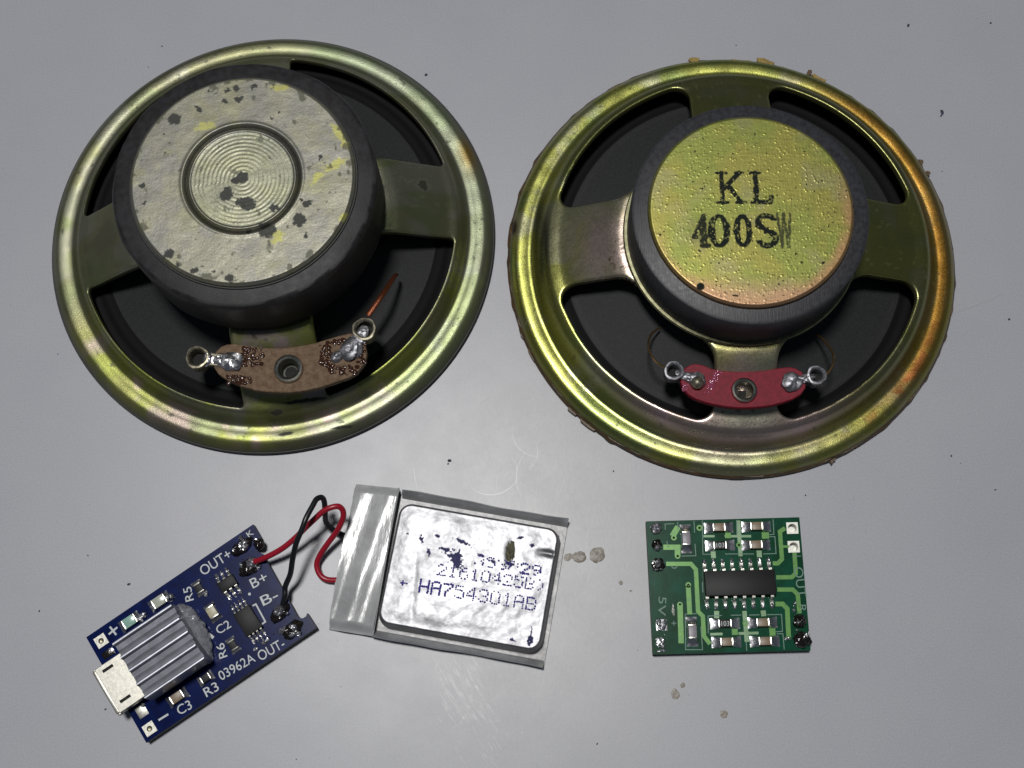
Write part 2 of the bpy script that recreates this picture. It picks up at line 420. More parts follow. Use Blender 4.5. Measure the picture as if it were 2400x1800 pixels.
def cut_holes(o, holes, z0, z1):
    """drill round holes (x, y, r) through an object, once, into its own mesh"""
    b = MB()
    for x, y, r in holes: b.lathe([(r, z0), (r, z1), (0, z1)], x, y, 28); b.add([(x + r * math.cos(2 * math.pi * i / 28), y + r * math.sin(2 * math.pi * i / 28), z0) for i in range(28)], [tuple(range(27, -1, -1))])
    me = bpy.data.meshes.new('drill'); me.from_pydata([(x * S, y * S, z * S) for x, y, z in b.v], [], b.f)
    import bmesh
    bm = bmesh.new(); bm.from_mesh(me); bmesh.ops.remove_doubles(bm, verts=bm.verts, dist=1e-5); bmesh.ops.recalc_face_normals(bm, faces=bm.faces); bm.to_mesh(me); bm.free()
    c = bpy.data.objects.new('drill', me); COL.objects.link(c)
    ctx_w = o.parent; 
    bpy.context.view_layer.update(); c.matrix_world = o.matrix_world.copy()
    md = o.modifiers.new('drill', 'BOOLEAN'); md.operation = 'DIFFERENCE'; md.object = c; md.solver = 'EXACT'
    dg = bpy.context.evaluated_depsgraph_get(); dg.update()
    nm = bpy.data.meshes.new_from_object(o.evaluated_get(dg))
    o.modifiers.remove(md); bpy.data.objects.remove(c); o.data = nm

class Frame:
    """local frame of a thing: photograph pixel -> local millimetres at height z"""
    def __init__(s, origin, ang): s.o = Vector(origin); s.a = ang; s.c, s.s = math.cos(ang), math.sin(ang)
    def w(s, p):
        d = p - s.o
        return (d.x * s.c + d.y * s.s, -d.x * s.s + d.y * s.c)
    def px(s, u, v, z): return s.w(P(u, v, z))

# ------------------------------------------------------------------ the table
tb = MB(); tb.add([(-500, -400, 0), (500, -400, 0), (500, 500, 0), (-500, 500, 0), (-500, -400, -20), (500, -400, -20), (500, 500, -20), (-500, 500, -20)],
                  [(0, 1, 2, 3), (7, 6, 5, 4), (0, 4, 5, 1), (1, 5, 6, 2), (2, 6, 7, 3), (3, 7, 4, 0)])
table = tb.build('table_top', M_table, kind='structure', smooth=False)
table['label'] = 'pale grey laminate table top with scratches and dirt specks'
# ------------------------------------------------------------------ loudspeakers
def gauss(x, y, cx, cy, s, sy=None, rot=0.0):
    dx, dy = x - cx, y - cy
    c, n = math.cos(rot), math.sin(rot)
    u, v = dx * c + dy * n, -dx * n + dy * c
    return np.exp(-(u / s) ** 2 - (v / (sy or s)) ** 2)
def mixc(A, B, w):
    w = np.clip(w, 0, 1)[..., None]
    return A * (1 - w) + np.array(B) * w

def basket(parent, prof, slot_r, half, corner, color_fn, m, inner=14.0):
    """pressed steel basket: polar sheet with four windows cut out, 0.9 mm thick"""
    pr = np.array(prof)
    nth = 720
    rs = np.concatenate([np.linspace(inner, slot_r - 1.2, 34, endpoint=False), np.linspace(slot_r - 1.2, slot_r + .5, 9, endpoint=False),
                         np.linspace(slot_r + .5, pr[-1, 0], 44)])
    th = np.linspace(0, 2 * np.pi, nth, endpoint=False)
    Rg, Tg = np.meshgrid(rs, th, indexing='ij')
    X, Y = Rg * np.cos(Tg), Rg * np.sin(Tg)
    def sdf(x, y):
        best = np.full(x.shape, 99.0)
        r = np.hypot(x, y)
        for (sx, sy, hx, hy) in ((1, 1, half['t'], half['r']), (-1, 1, half['t'], half['l']), (-1, -1, half['b'], half['l']), (1, -1, half['b'], half['r'])):
            d = np.stack([r - slot_r, hx - sx * x, hy - sy * y, (inner + 3.5) - r]) + corner
            v = np.sqrt((np.maximum(d, 0) ** 2).sum(0)) + np.minimum(d.max(0), 0) - corner
            best = np.minimum(best, v)
        return best
    D = sdf(X, Y)
    keepv = D > 0
    i0 = np.arange(len(rs) - 1)[:, None] * nth; j = np.arange(nth)[None, :]; j1 = (j + 1) % nth
    F = np.stack([i0 + j, i0 + nth + j, i0 + nth + j1, i0 + j1], -1).reshape(-1, 4)
    kv = keepv.ravel()
    kf = kv[F].any(1)
    F = F[kf]
    # pull the vertices just inside a window onto its edge
    e = 1e-3
    for _ in range(3):
        D = sdf(X, Y)
        gx = (sdf(X + e, Y) - D) / e; gy = (sdf(X, Y + e) - D) / e
        ins = (D < 0)
        k = np.where(ins, -D, 0)
        X = X + gx * k; Y = Y + gy * k
    D = np.maximum(sdf(X, Y), 0)
    Rr = np.hypot(X, Y)
    Z = np.interp(Rr, pr[:, 0], pr[:, 1])
    # soften the pressed profile
    Zs = sum(np.interp(Rr + o, pr[:, 0], pr[:, 1]) for o in (-.35, -.2, 0, .2, .35)) / 5
    Z = np.where(Rr < pr[-1, 0] - .5, Zs, Z)
    t = np.clip(1 - D / .45, 0, 1)
    Z = Z - .32 * (1 - np.sqrt(np.maximum(1 - t * t, 0)))
    Z = Z + (fbm(X * .25, Y * .25, 5, 2) - .5) * .12
    V = np.stack([X, Y, Z], -1).reshape(-1, 3)
    n = len(V)
    used = np.zeros(n, bool); used[F.ravel()] = True
    col = color_fn(V[:, 0], V[:, 1], V[:, 2])
    # boundary edges -> skirt and underside
    E = np.concatenate([F[:, [0, 1]], F[:, [1, 2]], F[:, [2, 3]], F[:, [3, 0]]])
    key = np.sort(E, 1); kk = key[:, 0] * n + key[:, 1]
    u, inv, cnt = np.unique(kk, return_inverse=True, return_counts=True)
    Eb = E[cnt[inv] == 1]
    V2 = V.copy(); V2[:, 2] -= 0.9
    F2 = F[:, ::-1] + n
    Fw = np.stack([Eb[:, 1], Eb[:, 0], Eb[:, 0] + n, Eb[:, 1] + n], 1)
    VV = np.concatenate([V, V2]); FF = np.concatenate([F, F2, Fw]); CC = np.concatenate([col, col * np.array([.8, .8, .8, 1])])
    re = np.full(2 * n, -1); uu = np.unique(FF.ravel()); re[uu] = np.arange(len(uu))
    return grid_mesh('basket', VV[uu], re[FF], CC[uu], m, parent, ang=48)

def disc_grid(name, parent, R, nr, nth, zfun, colfun, m, edge, label=None):
    rs = np.concatenate([[0.02], np.linspace(R / nr, R, nr)])
    th = np.linspace(0, 2 * np.pi, nth, endpoint=False)
    Rg, Tg = np.meshgrid(rs, th, indexing='ij')
    X, Y = Rg * np.cos(Tg), Rg * np.sin(Tg)
    Z = zfun(X, Y, Rg)
    col = colfun(X, Y, Rg)
    for dr, dz in edge:
        X = np.vstack([X, [(R + dr) * np.cos(th)]]); Y = np.vstack([Y, [(R + dr) * np.sin(th)]]); Z = np.vstack([Z, [Z[len(rs) - 1] + dz]])
        col = np.concatenate([col, col[len(rs) - 1:len(rs)] * np.array([.7, .7, .7, 1])])
    nR = X.shape[0]
    i0 = np.arange(nR - 1)[:, None] * nth; j = np.arange(nth)[None, :]; j1 = (j + 1) % nth
    F = np.stack([i0 + j, i0 + nth + j, i0 + nth + j1, i0 + j1], -1).reshape(-1, 4)
    V = np.stack([X, Y, Z], -1).reshape(-1, 3)
    return grid_mesh(name, V, F, col.reshape(-1, 4), m, parent, label=label, ang=40)

def cone(parent, r0, r1, z0, z1, ripples):
    pr = []
    for i in range(60):
        t = i / 59; r = r0 + (r1 - r0) * t
        z = z0 + (z1 - z0) * (t ** 1.15)
        if r > r0 - 5.5: z += .28 * math.sin((r0 - r) * ripples) * (1 - (r0 - r) / 6.5)
        pr.append((r, z))
    ro = 27.3
    MB().lathe([q for q in pr if q[0] <= ro], n=160).build('cone', M_cone, parent, ang=60)
    MB().lathe([q for q in pr if q[0] >= ro - .6], n=160).build('cone_surround', M_surround_shade, parent, ang=60)  # outer ring split off and blackened as the basket's shadow band

def eyelet_lug(parent, ring, R, blobp, br, z, m, seed, wid=1.9):
    """tinned solder lug: flared ring, neck and the solder run over it"""
    b = MB(); ph = seed * 1.3
    b.lathe([(R + .30, z - 1.7), (R + .34, z - .1), (R + .40, z + .25), (R + .30, z + .52), (R + .05, z + .58), (R - .16, z + .42), (R - .26, z + .05), (R - .30, z - 1.7)], ring[0], ring[1], 36, close=True,
            wob=lambda a, j: 1 + .035 * math.sin(3 * a + ph) + .02 * math.sin(7 * a + j + ph))
    d = Vector((blobp[0] - ring[0], blobp[1] - ring[1])); a = math.atan2(d.y, d.x); u = d.normalized()
    q = Vector(ring) + u * R
    L = d.length - R
    b.box(q.x + u.x * L / 2, q.y + u.y * L / 2, z - .45, z + .2, L + .6, wid, a, .12)
    lug = b.build('solder_lug', m, parent)
    MB().lathe([(R - .25, z - 1.2), (0, z - 1.2)], ring[0], ring[1], 24).build('lug_hole', M_hole, lug)
    s = MB(); s.blob(blobp[0], blobp[1], z - .2, br, br * .88, 1.0, seed, .32, a)
    s.blob(blobp[0] - u.x * br * .9, blobp[1] - u.y * br * .9, z - .2, br * .8, wid * .55, .62, seed + 3, .3, a)
    s.blob(ring[0] + u.x * (R + .25), ring[1] + u.y * (R + .25), z - .2, .7, wid * .62, .72, seed + 9, .4, a)
    s.blob(blobp[0] - u.x * br * 1.6, blobp[1] - u.y * br * 1.6, z - .2, br * .7, wid * .5, .45, seed + 6, .3, a)
    s.build('solder', M_solder if seed == 11 else M_solder_dull, lug)
    return lug

def rivet(parent, c, z, R, r):
    b = MB()
    b.lathe([(R, z), (R, z + .25), (R * .93, z + .52), (R * .8, z + .62), (R * .68, z + .5), (r, z + .15), (r * .92, z - 2.2), (r * .5, z - 2.4), (0, z - 2.4)], c[0], c[1], 44)
    return b.build('rivet', M_rivet, parent)

# ---- speaker with the wide plain magnet
LC = (-37.46, 27.3)
FL = Frame((*LC, 0), math.radians(4.6))
spk = thing('loudspeaker', 'larger-magnet bare loudspeaker lying face down, spotted grey plate and brown terminal strip', 'loudspeaker',
            (*LC, 0), FL.a, 'bare loudspeakers lying face down')
def col_left_basket(x, y, z):
    r = np.hypot(x, y); a = np.degrees(np.arctan2(y, x))
    n = x.size
    c = np.tile(np.array([.31, .31, .17]), (n, 1))
    c = mixc(c, (.27, .30, .15), sst(.45, .62, fbm(x * .13, y * .13, 1)))
    c = mixc(c, (.38, .37, .29), sst(.5, .66, fbm(x * .16 + 9, y * .16, 2)) * .7)
    c = mixc(c, (.56, .43, .38), sst(.38, .58, fbm(x * .16 + 3, y * .16, 3)) * ((r > 31.5) * sst(-5, -22, y)))
    c = mixc(c, (.55, .43, .42), gauss(x, y, -1, -21.5, 7, 3) + gauss(x, y, 1, -28.5, 8, 1.3) * .7)
    c = mixc(c, (.34, .38, .07), sst(.42, .6, fbm(x * .2, y * .2, 4)) * sst(-6, -16, y) * .8)
    c = mixc(c, (.30, .36, .24), sst(31.5, 33, r) * sst(0, 20, x) * .6)
    c = mixc(c, (.40, .25, .05), gauss(x, y, 33.9, 9.8, 1.6, 3.5) + 0)
    c = mixc(c, (.20, .19, .14), sst(.56, .7, fbm(x * .11 + 20, y * .11, 8)) * .5)
    c = c * .72; met = np.full(n, .84)
    d = sst(.76, .79, fbm(x * 1.1, y * 1.1, 9, 3)) * .6
    for cx, cy, s, sy in ((25.6, 2.2, 1.0, 1.3), (3, -29.6, 4.0, .35), (-1.5, -30.6, 1.2, .5), (8, -33.9, 2, .3), (-1, -33.7, 1.6, .35)):
        d = np.maximum(d, sst(.42, .6, gauss(x, y, cx, cy, s, sy) * (0.55 + fbm(x * 1.5, y * 1.5, 10) * .9)))
    d = np.maximum(d, sst(34.6, 35.8, r) * .75)
    c = mixc(c, (.045, .045, .035), d); met = met * (1 - d * .8)
    return np.concatenate([c, met[:, None]], 1)
PROF_L = [(0, 11.6), (20, 11.5), (21.5, 10.9), (29.0, 5.6), (30.2, 5.1), (30.8, 4.7), (31.5, 3.1), (32.0, 2.45), (32.8, 2.35), (33.8, 2.5), (34.8, 2.45), (35.4, 2.05), (35.8, 1.5), (36.05, 1.0)]
basket(spk, PROF_L, 30.0, {'t': 6.4, 'r': 6.3, 'b': 6.4, 'l': 6.2}, 0.8, col_left_basket, M_basket_l)
MB().lathe([(32, .1), (35.6, .1), (36.25, .25), (36.35, .55), (36.2, .9), (35.4, 1.0), (32, 1.0)], n=180, close=True).build('gasket', M_gasket, spk)
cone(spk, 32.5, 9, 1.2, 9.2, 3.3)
mg = MB(); mg.lathe([(12, 22.5), (18.9, 22.5), (19.35, 22.3), (19.62, 21.8), (19.65, 21.2), (19.65, 12.6), (19.3, 11.9), (14, 11.75)], n=128,
                    wob=lambda a, j: 1 + .0028 * math.sin(7 * a + j) + .0022 * math.sin(17 * a + 1.7 * j))
mag = mg.build('magnet', M_ferrite_l, spk)
chips = MB()
for k in range(1):
    q = FL.px(582, 706, 21.6)
    chips.blob(q[0], q[1] , 21.0, 1.0, .5, .75, 5, .3)
chips.build('ferrite_chip', M_hole, mag)
MB().lathe([(16.55, 22.4), (16.9, 22.5), (16.8, 22.75), (16.4, 22.8)], n=100, close=True).build('glue_line', M_gasket, mag)

def c1(X, Y): return (100 + X / 3.318, 60 + Y / 3.318)
def c2(X, Y): return (600 + X / 3.318, 60 + Y / 3.318)
def c3(X, Y): return (100 + X / 3.19, 560 + Y / 3.19)
spots = [(c1, 1035, 730, 58), (c1, 1215, 662, 27), (c1, 1195, 640, 14), (c1, 1425, 590, 28), (c1, 1525, 570, 32), (c1, 1437, 510, 22), (c1, 1497, 495, 32), (c1, 1650, 470, 29),
         (c1, 1298, 512, 12), (c1, 780, 1250, 24), (c1, 950, 850, 12), (c1, 1550, 1178, 55), (c1, 1490, 1200, 30), (c1, 1432, 1310, 58), (c1, 1590, 1385, 72), (c1, 1540, 1370, 40),
         (c1, 1800, 1420, 42), (c1, 1745, 1590, 74), (c1, 1600, 1612, 26), (c1, 1840, 680, 14), (c1, 1780, 720, 10), (c1, 795, 1390, 13), (c2, 395, 1385, 38), (c2, 350, 1355, 16),
         (c2, 335, 1515, 60), (c2, 385, 1640, 24), (c2, 495, 1030, 18), (c3, 940, 115, 44), (c3, 1135, 245, 30), (c3, 1400, 300, 40), (c3, 1010, 195, 16), (c3, 1275, 250, 16), (c3, 1320, 45, 8)]
yell = [(c1, 1270, 785, 85, 48, 0.1), (c2, 640, 830, 110, 40, -1.0), (c2, 690, 920, 60, 35, -1.2), (c2, 610, 1085, 110, 42, .6), (c2, 480, 1180, 70, 30, .8), (c1, 1835, 1630, 55, 40, 0),
        (c2, 180, 480, 90, 35, -.2), (c3, 1750, 8, 60, 30, 0), (c2, 690, 1490, 60, 40, .9)]
pxmm = 3.318 * 15.95
def z_left_plate(X, Y, R):
    Z = np.full(X.shape, 23.55)
    Z = Z - .55 * np.exp(-((R - 8.35) / .28) ** 2) + .10 * np.exp(-((R - 8.9) / .3) ** 2) + .14 * np.exp(-((R - 7.75) / .2) ** 2)
    Z = Z - .22 * (R < 8.1)
    rip = np.sin(R * 2 * np.pi / .62 + .35 * np.arctan2(Y, X) * 1.0 + 1.2 * fbm(X * .4, Y * .4, 3))
    Z = Z + .012 * rip * (R < 7.2) * (.1 + 1.6 * fbm(X * .8, Y * .8, 12))
    Z = Z - .35 * sst(16.0, 16.5, R) ** 2
    Z = Z + (fbm(X * .3, Y * .3, 6, 3) - .5) * .10
    return Z
def c_left_plate(X, Y, R):
    x, y = X.ravel(), Y.ravel(); r = R.ravel()
    c = np.tile(np.array([.49, .475, .37]), (x.size, 1))
    c = mixc(c, (.44, .43, .37), sst(.45, .62, fbm(x * .3, y * .3, 2)))
    c = mixc(c, (.48, .47, .28), sst(.5, .75, fbm(x * .35 + 5, y * .35, 3)) * .6)
    c = mixc(c, (.50, .52, .34), (r < 7.4) * .45)
    sc = fbm(x * 1.1, y * 5.5, 21, 3); c = c * (.82 + .36 * sc[:, None])
    c = c * .50; met = np.where(r < 8.1, .85, .66)
    w = fbm(x * 1.6, y * 1.6, 31, 3) - .5; w2 = fbm(x * 1.6 + 40, y * 1.6, 33, 3) - .5
    for f, X0, Y0, a, b, rot in yell:
        q = FL.px(*f(X0, Y0), 23.5)
        g = gauss(x + w * 1.2, y + w2 * 1.2, q[0], q[1], a / pxmm, b / pxmm, rot - FL.a)
        k = sst(.30, .75, g * (.7 + fbm(x * 2.2, y * 2.2, 35) * .7))
        c = mixc(c, (.45, .44, .12), k * .75); met = met * (1 - k * .4)
    ed = sst(.72, .80, fbm(x * .7, y * .7, 41) + sst(14.8, 16.4, r) * .16)
    c = mixc(c, (.10, .10, .07), ed * .75); met = met * (1 - ed * .6)
    sp = .6 * sst(.84, .89, fbm(x * 2.0 + 7, y * 2.0, 51, 3) + .06 * sst(.5, .6, fbm(x * .2, y * .2, 52)))
    D = sp.copy()
    for f, X0, Y0, rad in spots:
        q = FL.px(*f(X0, Y0), 23.4); rr = rad / pxmm * .9
        d = np.hypot(x + w * .9 - q[0], y + w2 * .9 - q[1]) / rr
        D = np.maximum(D, sst(1.14, .86, d + (fbm(x * 5, y * 5, 55, 2) - .5) * .35))
    c = mixc(c, (.060, .062, .058), D * .93); met = met * (1 - D * .9)
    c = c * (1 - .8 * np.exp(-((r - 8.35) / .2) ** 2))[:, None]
    return np.concatenate([c, met[:, None]], 1).reshape(X.shape + (4,))
disc_grid('back_plate', spk, 16.5, 230, 620, z_left_plate, c_left_plate, M_plate_l, [(.12, -.2), (.15, -1.2)],
          label='spotted grey steel plate with a turned recess in the middle')

def q6(X, Y): return (400 + X / 4.254, 700 + Y / 4.254)
ZT = 9.9
out = [(640, 450), (760, 470), (900, 490), (1050, 495), (1150, 490), (1250, 478), (1350, 462), (1450, 440), (1560, 405), (1680, 370), (1790, 345), (1880, 370), (1935, 440), (1958, 540), (1935, 640), (1860, 735), (1780, 785),
       (1650, 830), (1500, 880), (1400, 905), (1300, 922), (1150, 935), (1000, 930), (850, 915), (700, 870), (560, 810), (480, 755), (435, 690), (425, 610), (450, 530), (500, 480), (565, 455)]
strip = MB().prism([FL.px(*q6(*p), ZT + 1) for p in out], ZT - .3, ZT + 1, .12).build('terminal_strip', M_phenolic, spk, label='brown fibre strip with burnt amber flux')
rc = FL.px(*q6(1172, 695), ZT + 1.4)
cut_holes(strip, [(rc[0], rc[1], 1.4)], ZT - 2, ZT + 3)
rivet(strip, rc, ZT + 1, 2.25, 1.35)
MB().lathe([(.95, ZT - .9), (0, ZT - .88)], rc[0], rc[1], 24).build('rivet_hole', M_hole, strip)
eyelet_lug(strip, FL.px(*q6(272, 592), ZT + 1.2), 1.42, FL.px(*q6(600, 618), ZT + 1.5), 1.75, ZT + 1.25, M_tin, 11)
eyelet_lug(strip, FL.px(*q6(1932, 310), ZT + 1.3), 1.45, FL.px(*q6(1800, 495), ZT + 1.5), 1.8, ZT + 1.3, M_tin, 14)
p = FL.px(*q6(1665, 575), ZT + 1.2)
MB().blob(p[0], p[1], ZT + .95, 1.1, .85, .8, 22, .3, .5).build('solder_blob', M_solder_dull, strip)
rng = random.Random(3)
fx = MB()
def flux_cluster(X0, Y0, X1, Y1, n, rr):
    for i in range(n):
        X = rng.uniform(X0, X1); Y = rng.uniform(Y0, Y1)
        q = FL.px(*q6(X, Y), ZT + 1); r = rng.uniform(*rr)
        fx.blob(q[0], q[1], ZT + .93, r, r * rng.uniform(.7, 1), r * .6, rng.randint(0, 99), .25, 0, 10, 4)
flux_cluster(700, 490, 920, 670, 60, (.18, .42)); flux_cluster(560, 760, 800, 850, 40, (.18, .40)); flux_cluster(1490, 460, 1620, 680, 46, (.18, .42))
flux_cluster(1560, 660, 1860, 760, 40, (.18, .45)); flux_cluster(1860, 420, 1940, 640, 26, (.18, .4)); flux_cluster(1560, 400, 1760, 470, 22, (.15, .4))
fx.build('flux_beads', M_rosin, strip, kind='stuff')
a0 = FL.px(862, 740, ZT + 1); a1 = FL.px(898, 690, 10.4); a2 = FL.px(925, 645, 8.6)
lw = MB(); lw.tube([(a0[0], a0[1], ZT + 1.0), (a1[0], a1[1], 10.6), (a2[0], a2[1], 8.3), (a2[0] + .3, a2[1] + .8, 6.5)], lambda t: .50 - .26 * t, 10, flat=.55)
lw.build('lead_braid', M_copper, spk)

# ---- speaker with the stamped plate
RCn = (36.56, 18.28)
FR = Frame((*RCn, 0), math.radians(-3.4))
spk2 = thing('loudspeaker', 'smaller-magnet bare loudspeaker face down, yellow plate stamped KL 400SW and red terminal strip', 'loudspeaker',
             (*RCn, 0), FR.a, 'bare loudspeakers lying face down')
def col_right_basket(x, y, z):
    r = np.hypot(x, y); a = np.degrees(np.arctan2(y, x)); n = x.size
    c = np.tile(np.array([.43, .44, .11]), (n, 1))
    c = mixc(c, (.30, .36, .11), sst(.42, .6, fbm(x * .1, y * .1, 61)))
    c = mixc(c, (.47, .46, .30), sst(.5, .68, fbm(x * .18, y * .18, 62)) * .7)
    pk = gauss(x, y, -20, -1, 5.0, 7) + gauss(x, y, .5, -23.5, 9, 5) + gauss(x, y, 0, -29.5, 10, 2.6) + gauss(x, y, -14, -4, 3, 6)
    arc = np.exp(-((r - 29.8) / 1.3) ** 2) * sst(-18, -28, -abs(0) + y) 
    pk = pk + arc * .9
    c = mixc(c, (.66, .47, .49), np.clip(pk, 0, 1) * (.55 + .6 * fbm(x * .3, y * .3, 63)))
    gr = gauss(x, y, .5, -27.5, 6, 3) * .7 + gauss(x, y, 3.0, -20.5, 2.5, 1.5) * .6
    c = mixc(c, (.38, .44, .27), gr)
    c = mixc(c, (.07, .07, .06), np.clip(gauss(x, y, -30.2, 1, 1.2, 6) + gauss(x, y, -31, 3, .8, 10) * .8, 0, 1) * .85)
    c = mixc(c, (.37, .19, .03), np.exp(-((r - 33.4) / 1.5) ** 2) * sst(75, 35, np.abs(a - 8)) * (.75 + .5 * fbm(x * .2, y * .2, 64)))
    c = mixc(c, (.36, .13, .04), np.exp(-((r - 33.6) / .8) ** 2) * gauss(a, 0 * a, -38, 0, 18, 9) * sst(.4, .55, fbm(x * .5, y * .5, 65)))
    c = mixc(c, (.20, .20, .075), (sst(8, 16, y) + sst(8, 16, x) * .8) * (r < 31.4) * .8)  # top and right spokes: deeper olive, partly painted shade away from the lamp
    c = c * .80; met = np.full(n, .88)
    d = sst(.77, .80, fbm(x * 1.2, y * 1.2, 66, 3)) * .6
    d = np.maximum(d, sst(.64, .70, fbm(x * 1.6, y * 1.6, 67, 3)) * np.clip(gauss(x, y, -20, -3.5, 5, 3), 0, 1) )
    d = np.maximum(d, sst(35.0, 35.9, r) * .9 * (.6 + .5 * fbm(a * .2, r, 68)))
    d = np.maximum(d, gauss(x, y, -35, 5.5, .9, 2.2) * 1.2)
    d = np.clip(d, 0, 1)
    c = mixc(c, (.035, .026, .015), d); met = met * (1 - d * .8)
    return np.concatenate([c, met[:, None]], 1)
PROF_R = [(0, 11.4), (18.6, 11.3), (20, 10.8), (27.6, 7.2), (28.8, 6.9), (29.8, 6.6), (30.6, 5.8), (31.3, 4.0), (31.8, 2.75), (32.4, 2.45), (33.4, 2.6), (34.4, 2.6), (35.0, 2.3), (35.45, 1.8), (35.75, 1.2)]
basket(spk2, PROF_R, 28.9, {'t': 6.4, 'r': 6.4, 'b': 4.7, 'l': 6.4}, 3.1, col_right_basket, M_basket_r)
rg = random.Random(11)
wb = [rg.random() for _ in range(64)]
def wobr(a, j):
    k = a / (2 * math.pi) * 400
    return 1 + (.003 + .017 * max(0, float(vn(k * .37, j * .3, 7)) - .55)) * (1 if 2 < j < 7 else 0)
MB().lathe([(32, .1), (34.5, .05), (35.6, .1), (35.85, .3), (35.95, .6), (35.85, .9), (35.6, 1.15), (32, 1.1)], n=420, close=True, wob=wobr).build('gasket', M_residue, spk2, label='ragged brown glue and gasket left round the rim')
fl = MB()
def flake(ang, w, h, dz, seed, lst):
    a = math.radians(ang); r0 = 35.5
    cx, cy = r0 * math.cos(a), r0 * math.sin(a)
    rr = random.Random(seed); n = 9; poly = []
    for i in range(n):
        t = 2 * math.pi * i / n; k = rr.uniform(.7, 1.15)
        u, v = w * .5 * math.cos(t) * k, (h * (.5 + .5 * math.sin(t))) * k
        poly.append((cx + v * math.cos(a) - u * math.sin(a), cy + v * math.sin(a) + u * math.cos(a)))
    MB().prism(poly, dz, dz + .35, .05).build('glue_flake', M_residue_y if lst else M_residue, spk2)
for k, (an, w, h, dz, yl) in enumerate([(97, 2.0, 1.1, 1.1, 1), (78, 3.6, 1.2, .9, 1), (63, 2.4, 1.0, 1.0, 1), (66, .9, 1.6, .9, 0), (27.5, 1.4, 1.3, .8, 0), (24, .8, 1.0, .8, 0), (119, 3.2, .6, .7, 0), (127, 1.6, .5, .7, 0),
                                        (84, 4.5, .5, .8, 1), (-67, 1.4, 1.2, .5, 0), (-73, 3.5, .5, .4, 0), (-83, 4, .5, .5, 0), (-96, 4, .5, .5, 0), (-131, 4, .9, .4, 0), (-136, 2.4, .9, .4, 0),
                                        (-143, 3, .5, .4, 0), (-154, 3.4, .8, .4, 0), (-160, 2, .7, .4, 0), (-120, 3.2, .5, .4, 0), (-60, 3, .3, .5, 0), (171, 2.4, .4, .4, 0), (110, 2.4, .4, .7, 0)]):
    flake(an, w, h, dz, k, yl)
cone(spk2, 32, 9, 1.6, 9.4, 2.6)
mag2 = MB().lathe([(10, 20.2), (16.9, 20.2), (17.3, 20.05), (17.5, 19.7), (17.5, 12.0), (17.2, 11.6), (12, 11.5)], n=128).build('magnet', M_ferrite_r, spk2)
MB().lathe([(17.0, 11.3), (17.9, 11.35), (18.1, 11.7), (17.9, 12.0), (17.0, 12.05)], n=110, close=True).build('front_washer', M_steel_d, spk2)

def seg(x, y, x0, y0, x1, y1):
    dx, dy = x1 - x0, y1 - y0; t = np.clip(((x - x0) * dx + (y - y0) * dy) / (dx * dx + dy * dy + 1e-9), 0, 1)
    return np.hypot(x - x0 - t * dx, y - y0 - t * dy)
def ell(x, y, cx, cy, a, b): return np.abs(np.hypot((x - cx) / a, (y - cy) / b) - 1) * min(a, b)
def stamp(x, y):
    """ink coverage of the two stamped lines, in plate millimetres"""
    def at(u, v): return FR.px(u, v, 21.1)
    k = at(1732, 440); n = at(1737, 541)
    m = np.zeros_like(x)
    wob = (fbm(x * 2.2, y * 2.2, 71, 3) - .5) * .35
    X, Y = x - k[0] + wob, y - k[1] + wob * .7
    h = 2.35
    d = seg(X, Y, -2.5, -h, -2.5, h)
    for s in ((-2.2, -.1, .1, h), (-1.6, .3, .2, -h), (2.5, -h, 2.5, h), (2.5, -h, 4.5, -h), (4.5, -h, 4.7, -h + .9)): d = np.minimum(d, seg(X, Y, *s) - .02)
    sf = np.minimum.reduce([seg(X, Y, -3.3, h, -1.7, h), seg(X, Y, -3.3, -h, -1.7, -h), seg(X, Y, -.5, h, .7, h), seg(X, Y, -.5, -h, .9, -h), seg(X, Y, 1.8, h, 3.2, h), seg(X, Y, 1.8, -h, 3.0, -h)])
    m = np.maximum(m, sst(.42, .28, d)); m = np.maximum(m, sst(.26, .16, sf))
    X, Y = x - n[0] + wob, y - n[1] + wob * .6
    h = 2.6
    def oval(cx, a, b, ia, ib): return np.maximum(np.hypot((X - cx) / a, Y / b) - 1, 1 - np.hypot((X - cx) / ia, Y / ib))
    d4 = np.minimum.reduce([seg(X, Y, -5.35, -h + .3, -5.35, h - .2), seg(X, Y, -5.35, h - .2, -6.9, -.8), seg(X, Y, -6.9, -.9, -4.7, -.9), seg(X, Y, -5.9, -h + .3, -4.8, -h + .3), seg(X, Y, -5.75, .6, -5.75, -1.8)])
    m = np.maximum(m, sst(.40, .26, d4) * .95)
    m = np.maximum(m, sst(.06, -.04, oval(-3.2, 1.65, 2.6, .62, 1.95)))
    m = np.maximum(m, sst(.06, -.04, oval(.25, 1.35, 2.6, .45, 1.9)))
    ds = np.minimum.reduce([np.where((Y > .1) & ~((X > 4.1) & (Y < 1.5)), ell(X, Y, 3.7, 1.2, 1.2, 1.1), 9), np.where((Y <= .1) & ~((X < 3.3) & (Y > -1.5)), ell(X, Y, 3.7, -1.2, 1.25, 1.15), 9), seg(X, Y, 2.8, .75, 4.6, -.6)])
    m = np.maximum(m, sst(.50, .36, ds))
    dw = np.minimum.reduce([seg(X, Y, 5.4, h, 5.85, -h), seg(X, Y, 6.25, h, 5.85, -h), seg(X, Y, 6.25, h, 6.75, -h), seg(X, Y, 7.25, h, 6.75, -h)])
    m = np.maximum(m, sst(.28, .14, dw) * .8)
    sm = sst(3.2, 1.5, np.hypot((x - n[0] + 5.6), (y - n[1]) * .9)) * .15
    m = np.maximum(m, sm)
    er = sst(.24, .40, fbm(x * 3.3, y * 3.3, 73, 3)) 
    return m * (.25 + .75 * er)
